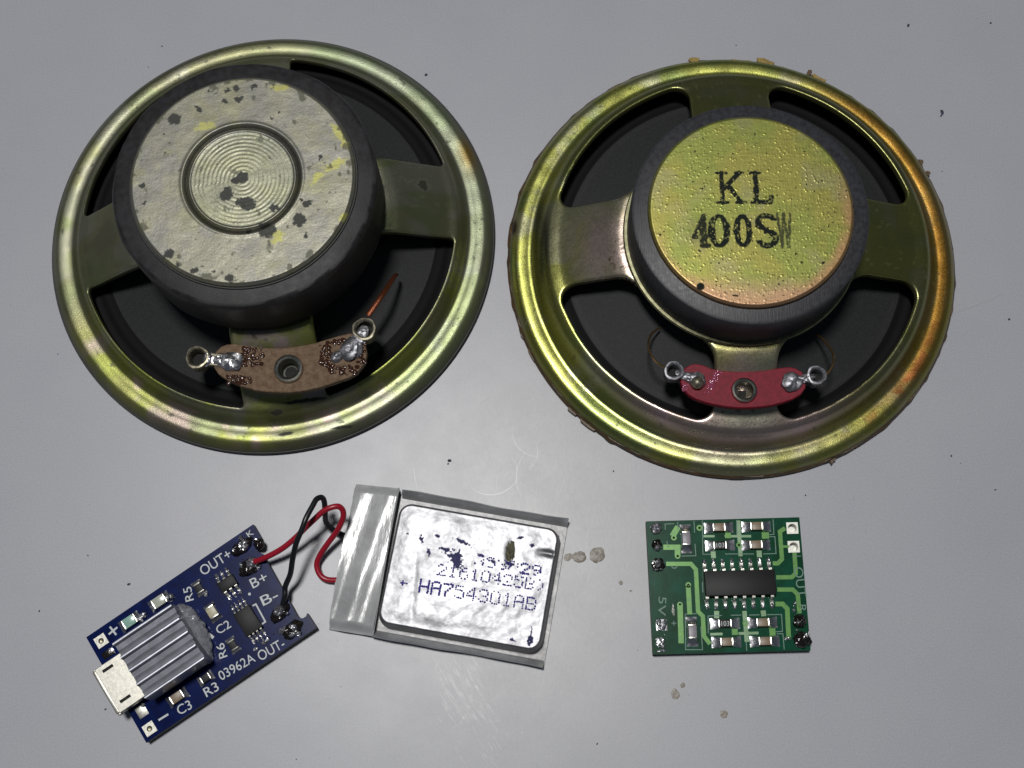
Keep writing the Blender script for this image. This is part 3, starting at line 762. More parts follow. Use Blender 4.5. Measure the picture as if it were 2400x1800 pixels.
def c_right_plate(X, Y, R):
    x, y = X.ravel(), Y.ravel(); r = R.ravel()
    c = np.tile(np.array([.43, .43, .13]), (x.size, 1))
    c = mixc(c, (.34, .42, .12), sst(.42, .7, fbm(x * .16, y * .16, 81)) * .8)
    c = mixc(c, (.41, .41, .24), sst(.5, .75, fbm(x * .22 + 6, y * .22, 82)) * .6)
    c = mixc(c, (.55, .36, .20), sst(12.6, 15, r + 2.2 * (fbm(x * .3, y * .3, 83) - .5)) * sst(4, -6, y * .8 - x * .25) )
    c = mixc(c, (.58, .37, .28), sst(-9.5, -13.5, y) * .7)
    c = c * (.80 + .40 * fbm(x * .5, y * 6, 84, 2)[:, None])
    c = c * np.array([.66, .62, .50]); met = np.full(x.size, .72)
    dk = sst(.80, .82, fbm(x * 1.8, y * 1.8, 85, 3))
    q = FR.px(*(1180 + 1418 / 3.072, 600 + 222 / 3.072), 21)
    dk = np.maximum(dk, sst(.65, .5, np.hypot(x - q[0], y - q[1])))
    k = np.clip(np.maximum(dk, stamp(x, y)), 0, 1)
    c = mixc(c, (.020, .024, .020), k); met = met * (1 - k)
    return np.concatenate([c, met[:, None]], 1).reshape(X.shape + (4,))
def z_right_plate(X, Y, R):
    Z = np.full(X.shape, 21.15) - .25 * sst(14.5, 15, R) ** 2
    rr = np.random.RandomState(4)
    n = 720; a = rr.rand(n) * 2 * np.pi; r = np.sqrt(rr.rand(n)) * 14.6; s = rr.uniform(.06, .13, n); h = rr.uniform(.012, .045, n)
    for i in range(n):                       # blisters in the plating
        cx, cy = r[i] * math.cos(a[i]), r[i] * math.sin(a[i])
        msk = (np.abs(X - cx) < .5) & (np.abs(Y - cy) < .5)
        if msk.any(): Z[msk] += h[i] * np.exp(-(((X[msk] - cx) ** 2 + (Y[msk] - cy) ** 2) / s[i] ** 2) ** 1.5)
    return Z
disc_grid('back_plate', spk2, 14.95, 200, 640, z_right_plate, c_right_plate, M_plate_r, [(.1, -.15), (.12, -1.0)],
          label='yellow-green blistered plate stamped KL 400SW in black')

def q7(X, Y): return (1480 + X / 4.254, 740 + Y / 4.254)
ZR = 9.6
out = [(640, 478), (720, 492), (800, 528), (880, 545), (950, 552), (1040, 558), (1130, 560), (1220, 556), (1300, 550), (1400, 535), (1480, 520), (1560, 510), (1630, 520), (1700, 560), (1738, 630), (1735, 720), (1690, 785), (1600, 835),
       (1500, 868), (1400, 893), (1300, 907), (1210, 915), (1120, 918), (1050, 916), (960, 908), (880, 896), (800, 880), (720, 858), (640, 830), (570, 790), (515, 730), (490, 665), (497, 590), (530, 525), (580, 490)]
strip2 = MB().prism([FR.px(*q7(*p), ZR + 1) for p in out], ZR - .3, ZR + 1, .12).build('terminal_strip', M_red_fibre, spk2, label='red fibre terminal strip with two soldered lugs')
rc = FR.px(*q7(1127, 740), ZR + 1.4)
cut_holes(strip2, [(rc[0], rc[1], 1.2)], ZR - 2, ZR + 3)
rivet(strip2, rc, ZR + 1, 1.95, 1.15)
MB().box(rc[0], rc[1], ZR - 1.0, ZR - .8, 1.15, 1.15).build('rivet_hole', M_hole, strip2)
eyelet_lug(strip2, FR.px(*q7(420, 556), ZR + 1.2), 1.12, FR.px(*q7(655, 640), ZR + 1.5), 1.5, ZR + 1.25, M_solder_dull, 31, 1.25)
eyelet_lug(strip2, FR.px(*q7(1840, 600), ZR + 1.2), 1.12, FR.px(*q7(1600, 655), ZR + 1.5), 1.6, ZR + 1.25, M_solder_dull, 35, 1.25)
q = FR.px(*q7(660, 660), ZR + 2)
MB().lathe([(1.0, ZR + 1.5), (.95, ZR + 1.9), (.7, ZR + 2.25), (.25, ZR + 2.45), (0, ZR + 2.5)], q[0], q[1], 26).build('rivet_head', M_tin, strip2)
fx = MB()
for i in range(46):
    t = rng.random(); X = 870 - 120 * t + rng.uniform(-30, 30); Y = 560 + 190 * t + rng.uniform(-30, 30)
    qq = FR.px(*q7(X, Y), ZR + 1); r = rng.uniform(.14, .32)
    fx.blob(qq[0], qq[1], ZR + .95, r, r * .8, r * .5, i, .25, 0, 10, 4)
for i in range(14):
    X = 510 + 60 * rng.random(); Y = 670 + 80 * rng.random(); qq = FR.px(*q7(X, Y), ZR + 1); r = rng.uniform(.12, .28)
    fx.blob(qq[0], qq[1], ZR + .95, r, r * .8, r * .5, i, .25, 0, 10, 4)
fx.build('flux_beads', M_rosin_clear, strip2, kind='stuff')
for pts, zz in (([(330, 515), (240, 455), (180, 355), (170, 260), (205, 175), (282, 120)], (10.5, 10.8, 10.4, 9.4, 8.2, 7.2)),
                ([(1925, 605), (1995, 520), (2018, 420), (1980, 320), (1910, 235), (1845, 188)], (10.5, 10.8, 10.4, 9.4, 8.4, 7.6))):
    tp = [(*FR.px(*q7(*p), z), z) for p, z in zip(pts, zz)]
    MB().tube(tp, .17, 8, smooth=8).build('lead_wire', M_goldwire, spk2)
# ------------------------------------------------------------------ circuit board helpers
def board_frame(corners, z):
    w = [P(u, v, z) for u, v in corners]            # TL TR BR BL
    c = (w[0] + w[1] + w[2] + w[3]) / 4
    d = (w[1] - w[0]) + (w[2] - w[3])
    return Frame((c.x, c.y, 0), math.atan2(d.y, d.x))
class Board:
    def __init__(s, fr, crop, root, body, top):
        s.fr, s.crop, s.root, s.body, s.top = fr, crop, root, body, top
    def L(s, X, Y, z=None): return s.fr.px(*s.crop(X, Y), s.top if z is None else z)
    def trace(s, pts, w, m, name='copper_trace', dz=.03):
        s.n = getattr(s, 'n', 0) + 1; dz += (s.n % 9) * .004
        return MB().ribbon([s.L(*p) for p in pts], w, s.top - .02, s.top + dz).build(name, m, s.body, smooth=False)
    def text(s, txt, A, B, h, m, z=None, name='legend', parent=None, bold=0.0):
        zz = s.top + .02 if z is None else z
        a, b = Vector(s.L(*A, zz)), Vector(s.L(*B, zz)); d = b - a
        me = text_mesh(txt, 2.0, bold)
        vs = np.array([v.co[:] for v in me.vertices]); mn, mxx = vs.min(0), vs.max(0)
        W_, H_ = (mxx - mn)[:2]; cx, cy = ((mxx + mn) / 2)[:2]
        sx = d.length * S / max(W_, 1e-6); sy = (h * S / max(H_, 1e-6)) if h else sx
        me.transform(Matrix.Diagonal((sx, sy, 1, 1)) @ Matrix.Translation((-cx, -cy, 0)))
        c = (a + b) / 2
        return link(name, me, m, parent or s.body, (c.x, c.y, zz), math.atan2(d.y, d.x))
    def via(s, X, Y, R=.42, r=.2, m=None):
        c = s.L(X, Y)
        v = MB().lathe([(r, s.top), (R, s.top), (R, s.top + .05), (r, s.top + .05)], c[0], c[1], 20, close=True).build('via', m or M_trace, s.body)
        MB().lathe([(r + .02, s.top + .045), (0, s.top + .045)], c[0], c[1], 16).build('hole', M_hole, v)
    def smd(s, name, X, Y, ang, L, Wd, Hh, m, pads=True, pl=1.3, mt=None, tl=.32, pm=None):
        z0 = s.top + .05
        c = s.L(X, Y, z0 + Hh)
        u = (math.cos(ang), math.sin(ang))
        b = MB().box(c[0], c[1], z0, z0 + Hh, L, Wd, ang, .05).build(name, m, s.body)
        for sg in (-1, 1):
            MB().box(c[0] + sg * u[0] * (L / 2 - tl / 2 + .03), c[1] + sg * u[1] * (L / 2 - tl / 2 + .03), z0 - .02, z0 + Hh + .03, tl, Wd + .05, ang, .08).build('terminal', mt or M_term, b)
        if pads:
            for sg in (-1, 1):
                w = MB(); k0 = L / 2 - .12; n = 7; rows = []
                for i in range(n):
                    t = i / (n - 1); d = k0 + pl * t
                    hh = Hh * .8 * (1 - t) ** 2.0 + .10 * (1 - t ** 6)
                    row = []
                    for j in range(7):
                        q = (j / 6 - .5) * (Wd + .42)
                        e = 1 - abs(j / 6 - .5) ** 4 * 12
                        jit = .05 * (random.random() - .5)
                        row.append((c[0] + u[0] * d * sg - u[1] * q, c[1] + u[1] * d * sg + u[0] * q, z0 - .04 + max(0, hh * max(e, .2) + jit * (0 < j < 6))))
                    rows.append(row)
                vs = sum(rows, [])
                fs = [(i * 7 + j, (i + 1) * 7 + j, (i + 1) * 7 + j + 1, i * 7 + j + 1) for i in range(n - 1) for j in range(6)]
                if sg < 0: fs = [f[::-1] for f in fs]
                w.add(vs, fs)
                # rim down to the board
                nb = [(i * 7) for i in range(n)] + [(n - 1) * 7 + j for j in range(1, 7)] + [i * 7 + 6 for i in range(n - 2, -1, -1)]
                base = len(w.v)
                for k in nb: x, y, z = w.v[k]; w.v.append((x, y, s.top - .02))
                for k in range(len(nb) - 1):
                    f = (nb[k], base + k, base + k + 1, nb[k + 1]); w.f.append(f if sg > 0 else f[::-1])
                w.build('solder_fillet', pm or M_solder, s.body, ang=60)
        return b
    def chip(s, name, X, Y, ang, L, Wd, Hh, npins, pitch, reach, off=0, pw=.42):
        z0 = s.top + .12; c = s.L(X, Y, z0 + Hh); u = (math.cos(ang), math.sin(ang)); v = (-u[1], u[0])
        b = MB().box(c[0], c[1], z0, z0 + Hh, L, Wd, ang, .12).build(name, M_epoxy, s.body)
        pin = MB()
        prof = [(0, Hh * .62), (.35, Hh * .6), (.48, Hh * .5), (.62, .10), (.8, .02), (reach, .02)]
        n = len(prof); vs = []
        for (d, h) in prof:
            for sx in (-1, 1):
                for dz in (.0, .16): vs.append((sx * pw / 2, d, h + dz))
        fs = []
        for i in range(n - 1):
            k = i * 4
            fs += [(k + 1, k + 5, k + 7, k + 3)[::-1], (k, k + 2, k + 6, k + 4)[::-1], (k, k + 4, k + 5, k + 1)[::-1], (k + 2, k + 3, k + 7, k + 6)[::-1]]
        fs += [((n - 1) * 4, (n - 1) * 4 + 1, (n - 1) * 4 + 3, (n - 1) * 4 + 2)[::-1]]
        pin.add(vs, fs); pm_ = pin.mesh('pin')
        for sg in (-1, 1):
            for i in range(npins):
                t = (i - (npins - 1) / 2) * pitch + off
                x, y = c[0] + u[0] * t + v[0] * sg * (Wd / 2 - .05), c[1] + u[1] * t + v[1] * sg * (Wd / 2 - .05)
                link('pin', pm_, M_term, b, (x, y, s.top + .08), ang + (0 if sg > 0 else math.pi))
                e = reach + .12
                jb = MB().blob(0, 0, -.05, pw * .72, .55, .40, 40 + i * 2 + (sg > 0), .3, 0, 14, 5)
                jb.build('solder_joint', M_solder, s.body, loc=(c[0] + u[0] * t + v[0] * sg * (Wd / 2 + e), c[1] + u[1] * t + v[1] * sg * (Wd / 2 + e), s.top), rz=ang)
        return b
    def pad(s, X, Y, w, h, ang=0, hole=0, m=None, dz=.05, name='pad'):
        c = s.L(X, Y)
        if hole:
            n = 32; pb = MB(); vs = []
            for zz in (s.top - .01, s.top + dz):
                for i in range(n):
                    a = 2 * math.pi * i / n; ca, sa = math.cos(a), math.sin(a); k = 1 / max(abs(ca), abs(sa))
                    x, y = w / 2 * ca * k, h / 2 * sa * k
                    vs.append((c[0] + x * math.cos(ang) - y * math.sin(ang), c[1] + x * math.sin(ang) + y * math.cos(ang), zz))
            for i in range(n):
                a = 2 * math.pi * i / n; vs.append((c[0] + hole * math.cos(a + ang), c[1] + hole * math.sin(a + ang), s.top + dz))
            fs = [(i, (i + 1) % n, n + (i + 1) % n, n + i) for i in range(n)] + [(n + i, n + (i + 1) % n, 2 * n + (i + 1) % n, 2 * n + i) for i in range(n)]
            pb.add(vs, fs)
            return pb.build(name, m or M_pad, s.body), c
        return MB().box(c[0], c[1], s.top - .01, s.top + dz, w, h, ang, .02).build(name, m or M_pad, s.body), c
    def lump(s, X, Y, rx, ry, h, seed, m, name='solder_blob', ang=0, lump=.35):
        c = s.L(X, Y, s.top + h * .5)
        return MB().blob(c[0], c[1], s.top - .02, rx, ry, h, seed, lump, ang, 24, 8, 3.0).build(name, m, s.body)

# ------------------------------------------------------------------ blue charger board
BT = 1.9
cb = lambda X, Y: (190 + X / 2.963, 1200 + Y / 2.963)
c4 = lambda X, Y: (200 + X / 4.366, 1380 + Y / 4.366)
c5 = lambda X, Y: (420 + X / 4.741, 1210 + Y / 4.741)
fb = board_frame([cb(35, 870), cb(1195, 85), cb(1635, 805), cb(455, 1602)], BT)
blue = thing('charger_board', 'blue charging circuit board with a finned heatsink and silver micro socket, wires soldered on', 'circuit board', (fb.o.x, fb.o.y, 0), fb.a)
out = [(35, 870), (1195, 85), (1252, 184), (1228, 200), (1212, 225), (1216, 255), (1238, 282), (1262, 290), (1497, 712), (1515, 735), (1540, 738), (1562, 724), (1570, 702), (1636, 803), (452, 1602)]
bb = MB().prism([fb.px(*cb(*p), BT) for p in out], .3, BT - .06, 0)
edge = bb.build('board', M_edge, blue, smooth=False)
sheet = MB().prism([fb.px(*cb(*p), BT) for p in out], BT - .06, BT, .015).build('solder_mask', M_blue, edge, smooth=False)
B1 = Board(fb, cb, blue, edge, BT)
B4 = Board(fb, c4, blue, edge, BT); B5 = Board(fb, c5, blue, edge, BT)
cut_holes(edge, [(*B1.L(X, Y), .44) for X, Y in ((140, 895), (476, 1505))], -1, 4)
cut_holes(sheet, [(*B1.L(X, Y), .44) for X, Y in ((140, 895), (476, 1505))], -1, 4)
# corner pads with plated holes
for X, Y in ((140, 895), (476, 1505)):
    pd, c = B1.pad(X, Y, 1.72, 1.72, 0, .42, M_pad)
    MB().lathe([(.42, BT + .05), (.36, BT - .5), (0, BT - .6)], c[0], c[1], 24).build('plated_hole', M_tin, pd)
B4.pad(235, 660, 1.9, 1.1, 0, 0, M_flux); B4.pad(578, 1255, 1.5, 1.7, 0, 0, M_pad)
B4.lump(590, 1190, .35, .3, .4, 3, M_solder)
# legends
for t, A, Bq, h in (('OUT+', (832, 415), (1034, 284), 1.55), ('B+', (1180, 502), (1288, 445), 1.5), ('B-', (1252, 622), (1362, 568), 1.5), ('C2', (942, 826), (1032, 772), 1.3), ('R5', (756, 618), (735, 522), 1.25),
                    ('R6', (990, 1012), (962, 915), 1.25), ('1', (893, 868), (907, 850), 1.1), ('03962A', (960, 1143), (1200, 1006), 1.4), ('OUT-', (1232, 1006), (1406, 905), 1.5), ('R3', (858, 1258), (948, 1205), 1.4),
                    ('C3', (670, 1383), (762, 1332), 1.4), ('+', (192, 850), (252, 800), 1.35), ('K', (1155, 162), (1192, 135), .9)):
    hh = None if t in '+' else h
    B1.text(t, A, Bq, hh, M_silk, bold=.004)
B1.trace([(538, 1446), (606, 1404)], .3, M_silk, 'legend')
B1.trace([(1192, 652), (1214, 640), (1280, 762), (1258, 778)], .24, M_silk, 'legend')
c = B1.L(1170, 570); MB().lathe([(.22, BT), (.22, BT + .03), (0, BT + .03)], c[0], c[1], 16).build('legend', M_silk, edge)
# USB socket
UZ = BT + 2.6
u0, u1, u2, u3 = [Vector(fb.px(*c4(*p), UZ)) for p in ((100, 822), (350, 660), (610, 1115), (335, 1268))]
cy0, cy1 = (u2.y + u3.y) / 2, (u0.y + u1.y) / 2; x0 = (u0.x + u3.x) / 2; x1 = x0 + 5.4
usb = MB()
hw = (cy1 - cy0) / 2; ym = (cy0 + cy1) / 2
def shell(inset):
    a = hw - inset
    return [(-a, UZ - inset), (a, UZ - inset), (a, BT + 1.0), (a - .9, BT + .15 + inset), (-a + .9, BT + .15 + inset), (-a, BT + 1.0)]
so, si = shell(0.0), shell(.28)
vs = [(x0, ym + y, z) for y, z in so] + [(x1, ym + y, z) for y, z in so] + [(x0, ym + y, z) for y, z in si] + [(x0 + 3.5, ym + y, z) for y, z in si]
fs = []
for i in range(6):
    j = (i + 1) % 6
    fs += [(i, j, 6 + j, 6 + i)[::-1], (12 + i, 12 + j, 18 + j, 18 + i), (i, 12 + i, 12 + j, j)[::-1]]
fs += [tuple(range(6, 12))[::-1], tuple(range(18, 24))]
usb.add(vs, fs)
ush = usb.build('usb_socket', M_usb, edge, smooth=False)
mdf = ush.modifiers.new('round', 'BEVEL'); mdf.width = .02; mdf.segments = 3; mdf.limit_method = 'ANGLE'; mdf.angle_limit = math.radians(25)
lip = MB(); lip.box(x0 - .22, ym, UZ - .62, UZ - .12, .55, hw * 1.9, 0, .1); lip.box(x0 - .2, ym, BT + .1, BT + .4, .5, hw * 1.5, 0, .1)
lip.box(x0 - .2, ym - hw + .05, BT + 1.1, UZ - .5, .5, .3, 0, .05); lip.box(x0 - .2, ym + hw - .05, BT + 1.1, UZ - .5, .5, .3, 0, .05)
lip.build('socket_lip', M_usb, ush)
tg = MB(); tg.box(x0 + 1.7, ym, BT + 1.2, BT + 1.7, 3.3, hw * 1.3); tg.build('contact_tongue', M_epoxy, ush)
for X, Y in ((230, 815), (408, 1125)):
    c = fb.px(*c4(X, Y), UZ)
    MB().box(c[0], c[1], UZ - .05, UZ + .012, 1.75, .46, 0).build('latch_slot', M_hole, ush, smooth=False)
    MB().box(c[0] + .05, c[1] - .05, UZ - .03, UZ + .02, 1.2, .16, 0).build('latch_spring', M_flux, ush, smooth=False)
# heatsink
HB, HT = BT + 1.5, BT + 5.6
h0, h1, h2, h3 = [Vector(fb.px(*c4(*p), HT)) for p in ((292, 572), (888, 150), (1195, 716), (602, 1122))]
hx0, hx1 = (h0.x + h3.x) / 2, (h1.x + h2.x) / 2; hy0, hy1 = (h2.y + h3.y) / 2, (h0.y + h1.y) / 2
nf = 5; pit = (hy1 - hy0) / (nf - 1); sec = []
for i in range(nf):
    y = hy0 + i * pit
    if i > 0: sec.append((y - pit * .48, HT - .95)); sec.append((y - .34, HT - .75))
    sec += [(y - .24, HT - .1), (y - .1, HT), (y + .1, HT), (y + .24, HT - .1)] if i else [(y - .16, HT - .5), (y - .08, HT), (y + .1, HT), (y + .24, HT - .1)]
    if i < nf - 1: sec.append((y + .34, HT - .75)); sec.append((y + pit * .48, HT - .9))
prof = [(hy0 - .3, HB)] + sec + [(hy1 + .26, HB)]
hs = MB(); n = len(prof); stt = 6; rows = []
for k in range(stt + 1):
    x = hx0 + (hx1 - hx0) * k / stt
    rows += [(x + (random.random() - .5) * (.18 if k in (0, stt) else 0), y, z) for y, z in prof]
fs = [(k * n + i, k * n + (i + 1) % n, (k + 1) * n + (i + 1) % n, (k + 1) * n + i)[::-1] for k in range(stt) for i in range(n)]
hs.add(rows, fs); b0 = len(hs.v)
hs.f.append(tuple(range(n))); hs.f.append(tuple(stt * n + i for i in range(n - 1, -1, -1)))
sink = hs.build('heatsink', M_sink, edge, ang=25)
MB().box((hx0 + hx1) / 2 - .2, (hy0 + hy1) / 2, BT + .1, HB, 5.0, 4.0, 0, .1).build('charger_chip', M_epoxy, edge)
gl = MB(); gp = []
for X, Y, h in ((950, 175, .5), (1020, 235, 1.3), (1075, 330, 1.9), (1130, 440, 2.1), (1180, 560, 1.9), (1225, 670, 1.5), (1275, 745, .6)):
    c = fb.px(*c4(X, Y), BT + h); gp.append((c[0] - .1, c[1], BT + h * .45))
gl.tube(gp, lambda t: .45 + .95 * math.sin(math.pi * t) ** .6, 26, smooth=9)
for k, (x, y, z) in enumerate(gl.v):
    w = float(fbm(np.array(x * 1.5 + z), np.array(y * 1.5 - z * .7), 141, 4)) - .5
    gl.v[k] = (x + w * 1.1, y + w * .5, max(BT - .02, z + w * 1.5))
gl.build('glue_bead', M_glue, sink)
# parts
B4.smd('led', 445, 335, 0, 2.2, 1.5, .75, M_led_g, True, .7); B4.smd('led', 748, 128, 0, 2.2, 1.5, .75, M_led, True, .7)
B4.lump(590, 272, .6, .5, .6, 5, M_solder); B4.lump(868, 80, .65, .55, .7, 6, M_solder)
HP = math.pi / 2
B5.smd('resistor', 212, 795, HP, 1.5, 1.1, .45, M_epoxy, True, .6, tl=.25, pm=M_solder_dull)
B5.smd('capacitor', 360, 1062, HP, 1.9, 1.35, .8, M_cappale, True, .6, pm=M_solder_dull)
B5.smd('resistor', 592, 1430, HP, 1.5, 1.1, .45, M_epoxy, True, .6, tl=.25, pm=M_solder_dull)
B4.smd('resistor', 1225, 915, 0, 1.5, 1.1, .45, M_epoxy, True, .6, tl=.25, pm=M_solder_dull)
B4.smd('capacitor', 930, 1110, 0, 2.1, 1.3, .8, M_capbody, True, .7)
B5.chip('protection_chip', 530, 745, 0, 2.7, 1.75, .9, 3, .9, .95)
B5.chip('switch_chip', 758, 1158, 0, 2.75, 4.0, 1.0, 4, .66, 1.0, pw=.3)
for k, (X, Y, rx, ry, h) in enumerate(((850, 1475, .4, .35, .5), (940, 1405, .45, .4, .6), (985, 1370, .4, .35, .5), (300, 870, .35, .3, .4))): B5.lump(X, Y, rx, ry, h, 50 + k, M_solder)
# hand-soldered wire pads
B5.lump(690, 340, 1.9, 1.0, .7, 61, M_flux, 'burnt_flux', .1); B5.lump(722, 325, 1.0, .75, 1.1, 62, M_solder, ang=-.3); B5.lump(690, 250, .3, .6, .5, 63, M_solder_dull)
B5.lump(770, 560, 1.7, 1.15, .7, 64, M_flux, 'burnt_flux'); B5.lump(800, 520, .95, .8, 1.1, 65, M_solder_dull); B5.lump(885, 570, .5, .3, .5, 66, M_solder); B5.lump(690, 545, .3, .5, .4, 67, M_solder)
B5.lump(1120, 1070, 1.7, 1.0, .7, 68, M_flux, 'burnt_flux', .2); B5.lump(1110, 1050, .9, .8, 1.2, 69, M_solder_dull); B5.lump(1205, 1080, .35, .3, .6, 70, M_solder)
B5.lump(1255, 1260, 1.7, 1.1, .6, 71, M_flux, 'burnt_flux', .2); B5.lump(1270, 1230, .55, .75, 1.0, 72, M_solder, ang=.5); B5.lump(1255, 1310, .6, .4, .8, 73, M_solder); B5.lump(1325, 1305, .45, .45, .8, 74, M_solder)
B5.lump(1160, 1268, .75, .5, .6, 75, M_solder_dull); B5.lump(880, 300, .8, .9, .8, 76, M_flux, 'burnt_flux')
sp = MB()
for i in range(70):
    X, Y = rng.choice([(700, 340), (790, 560), (1110, 1070), (1250, 1270), (640, 980), (900, 1330), (560, 860), (470, 660)])
    c = B5.L(X + rng.gauss(0, 70), Y + rng.gauss(0, 45)); r = rng.uniform(.05, .14)
    sp.blob(c[0], c[1], BT + .0, r, r, r * 1.6 + .15, i, .3, 0, 8, 3)
sp.build('solder_splashes', M_solder, edge, kind='stuff')

# ------------------------------------------------------------------ green amplifier board
GT = 1.7
cg = lambda X, Y: (1490 + X / 4.484, 1190 + Y / 4.484)
fg = board_frame([cg(110, 140), cg(1720, 102), cg(1838, 1497), cg(183, 1545)], GT)
green = thing('amplifier_board', 'small green circuit board with a black sixteen-pin chip lying on the table', 'circuit board', (fg.o.x, fg.o.y, 0), fg.a)
out = [cg(110, 140), cg(1720, 102), cg(1838, 1497), cg(183, 1545)]
loc = [fg.px(*p, GT) for p in out]
hx = (abs(loc[0][0]) + abs(loc[1][0]) + abs(loc[2][0]) + abs(loc[3][0])) / 4; hy = sum(abs(l[1]) for l in loc) / 4
gb = MB().box(0, 0, .25, GT - .06, 2 * hx, 2 * hy).build('board', M_edge, green, smooth=False)
gm = MB().box(0, 0, GT - .06, GT, 2 * hx, 2 * hy).build('solder_mask', M_green, gb, smooth=False)
G = Board(fg, cg, green, gb, GT)
mmg = 69.5
for o_ in (gb, gm): cut_holes(o_, [(*G.L(X, Y), .67) for X, Y in ((1645, 214), (1660, 410))], -1, 4)
for pts, w in (([(445, 200), (385, 300)], 62), ([(290, 415), (470, 415)], 55), ([(440, 395), (440, 515)], 60), ([(320, 590), (580, 590), (632, 650), (655, 1090), (705, 1140), (718, 1350), (780, 1432)], 44),
               ([(552, 820), (568, 1120)], 50), ([(465, 1025), (478, 1425)], 56), ([(1440, 585), (1492, 585), (1537, 540), (1515, 250), (1570, 215)], 44), ([(1540, 408), (1610, 408)], 26), ([(1668, 470), (1682, 690), (1640, 730), (1478, 732)], 44),
               ([(1488, 860), (1650, 860), (1702, 912), (1722, 1110)], 44), ([(1468, 1012), (1545, 1012), (1592, 1062), (1608, 1385)], 48), ([(1078, 135), (1102, 510)], 42), ([(1142, 1085), (1168, 1410)], 46), ([(935, 300), (1212, 300)], 26),
               ([(712, 300), (828, 300)], 24), ([(1325, 292), (1400, 292)], 66), ([(812, 460), (818, 530)], 50), ([(1296, 450), (1300, 520)], 52), ([(850, 1085), (850, 1160)], 52), ([(1338, 1080), (1346, 1140)], 52), ([(1010, 1300), (1072, 1300)], 70),
               ([(782, 1330), (912, 1326)], 26), ([(1080, 1322), (1290, 1316)], 28), ([(1405, 1305), (1468, 1305)], 74), ([(940, 290), (1000, 290)], 60)):
    G.trace(pts, w / mmg, M_trace_pale if len(pts) == 2 and w < 60 and 700 < pts[0][0] < 1400 else M_trace)
for X, Y in ((670, 212), (1365, 295), (1085, 392), (1152, 1215), (400, 315), (440, 508), (552, 812), (465, 1018)): G.via(X, Y, .42 if (X, Y) != (670, 212) else .46, .2)
sk = MB()
for pts in ([(700, 135), (706, 490), (790, 490)], [(1060, 130), (1064, 300)], [(1443, 122), (1452, 280), (1385, 284)], [(1385, 306), (1462, 304), (1474, 482), (1340, 486)], [(940, 486), (1240, 486)], [(612, 140), (618, 262)], [(440, 150), (444, 240)],
            [(622, 380), (632, 505), (480, 508)], [(310, 232), (308, 172), (402, 168)], [(762, 1320), (760, 1138), (905, 1132)], [(1000, 1130), (1110, 1128)], [(1190, 1128), (1300, 1126)], [(1380, 1124), (1532, 1122), (1542, 1300), (1470, 1304)],
            [(1480, 1326), (1546, 1324), (1560, 1490)], [(1160, 1400), (1166, 1502)], [(520, 1110), (524, 1492), (702, 1492), (684, 1250)], [(512, 1120), (640, 1112)], [(1650, 510), (1735, 508)], [(700, 780), (704, 890)], [(328, 350), (330, 385)]):
    sk.ribbon([G.L(*p) for p in pts], .13, GT - .01, GT + .045)
sk.build('legend_lines', M_silk_pale, gb, smooth=False, kind='stuff')
G.text('OUT', (1706, 625), (1752, 940), 1.35, M_silk_pale, GT + .05); G.text('R', (1752, 1020), (1757, 1095), 1.0, M_silk_pale, GT + .05)
G.text('5V', (282, 935), (272, 1135), 1.15, M_silk_pale, GT + .05); G.text('+', (375, 1215), (425, 1213), None, M_silk_pale, GT + .05)
G.text('0', (405, 590), (407, 640), .9, M_silk_pale, GT + .02)
G.chip('amplifier_chip', 1102, 788, 0, 10.5, 3.75, 1.35, 8, 1.385, 1.35, off=-.18, pw=.46)
a0 = .0
for X, Y, kind in ((880, 202, 'c'), (1276, 190, 'c'), (890, 392, 'r'), (1270, 385, 'c'), (942, 1215, 'r'), (1342, 1203, 'c'), (962, 1408, 'c'), (1366, 1400, 'c')):
    if kind == 'c':
        o = G.smd('capacitor', X, Y, a0, 1.95, 1.2, .85, M_capbody, True, 1.35)
    else:
        o = G.smd('resistor', X, Y, a0, 2.0, 1.2, .5, M_epoxy, True, 1.35, tl=.3)
        G.text('103', (X - 42, Y + 2), (X + 40, Y), .7, M_silk, GT + .05 + .5 + .01, name='marking', parent=o)
for X, Y in ((534, 318), (600, 1298)): G.smd('capacitor', X, Y, HP, 2.1, 1.2, .9, M_capgrey, True, 1.25)
for X, Y in ((1645, 214), (1660, 410)):
    pd, c = G.pad(X, Y, 1.75, 1.75, 0, .66, M_whitepad, .06)
    MB().lathe([(.66, GT + .06), (.665, .2)], c[0], c[1], 30).build('plated_hole', M_whitepad, pd)
for k, (X, Y, rx, ry, h, mm) in enumerate(((212, 215, .85, .9, .7, M_solder_dull), (222, 385, .75, .75, .55, M_flux), (230, 420, .55, .5, .75, M_solder_dull), (235, 600, .95, 1.0, .45, M_flux), (232, 585, .6, .6, .7, M_solder_dull),
                                      (232, 650, .9, .18, .45, M_solder), (1725, 1185, 1.0, 1.0, 1.2, M_flux), (1712, 1205, .4, .42, 1.45, M_solder), (1752, 1385, 1.2, 1.1, .9, M_flux), (1790, 1345, .45, .35, 1.25, M_solder),
                                      (1675, 1000, .22, .3, .4, M_solder), (1665, 1080, .2, .35, .35, M_solder), (1600, 1375, .5, .3, .4, M_solder), (1700, 1290, .25, .2, .5, M_solder), (1690, 1440, .15, .4, .4, M_solder_dull), (395, 1080, .22, .85, .3, M_whitepad))):
    G.lump(X, Y, rx, ry, h, 90 + k, mm, 'burnt_flux' if mm is M_flux else 'solder_blob', lump=.45)
G.pad(272, 1232, 1.65, 1.7, 0, 0, M_solder); 
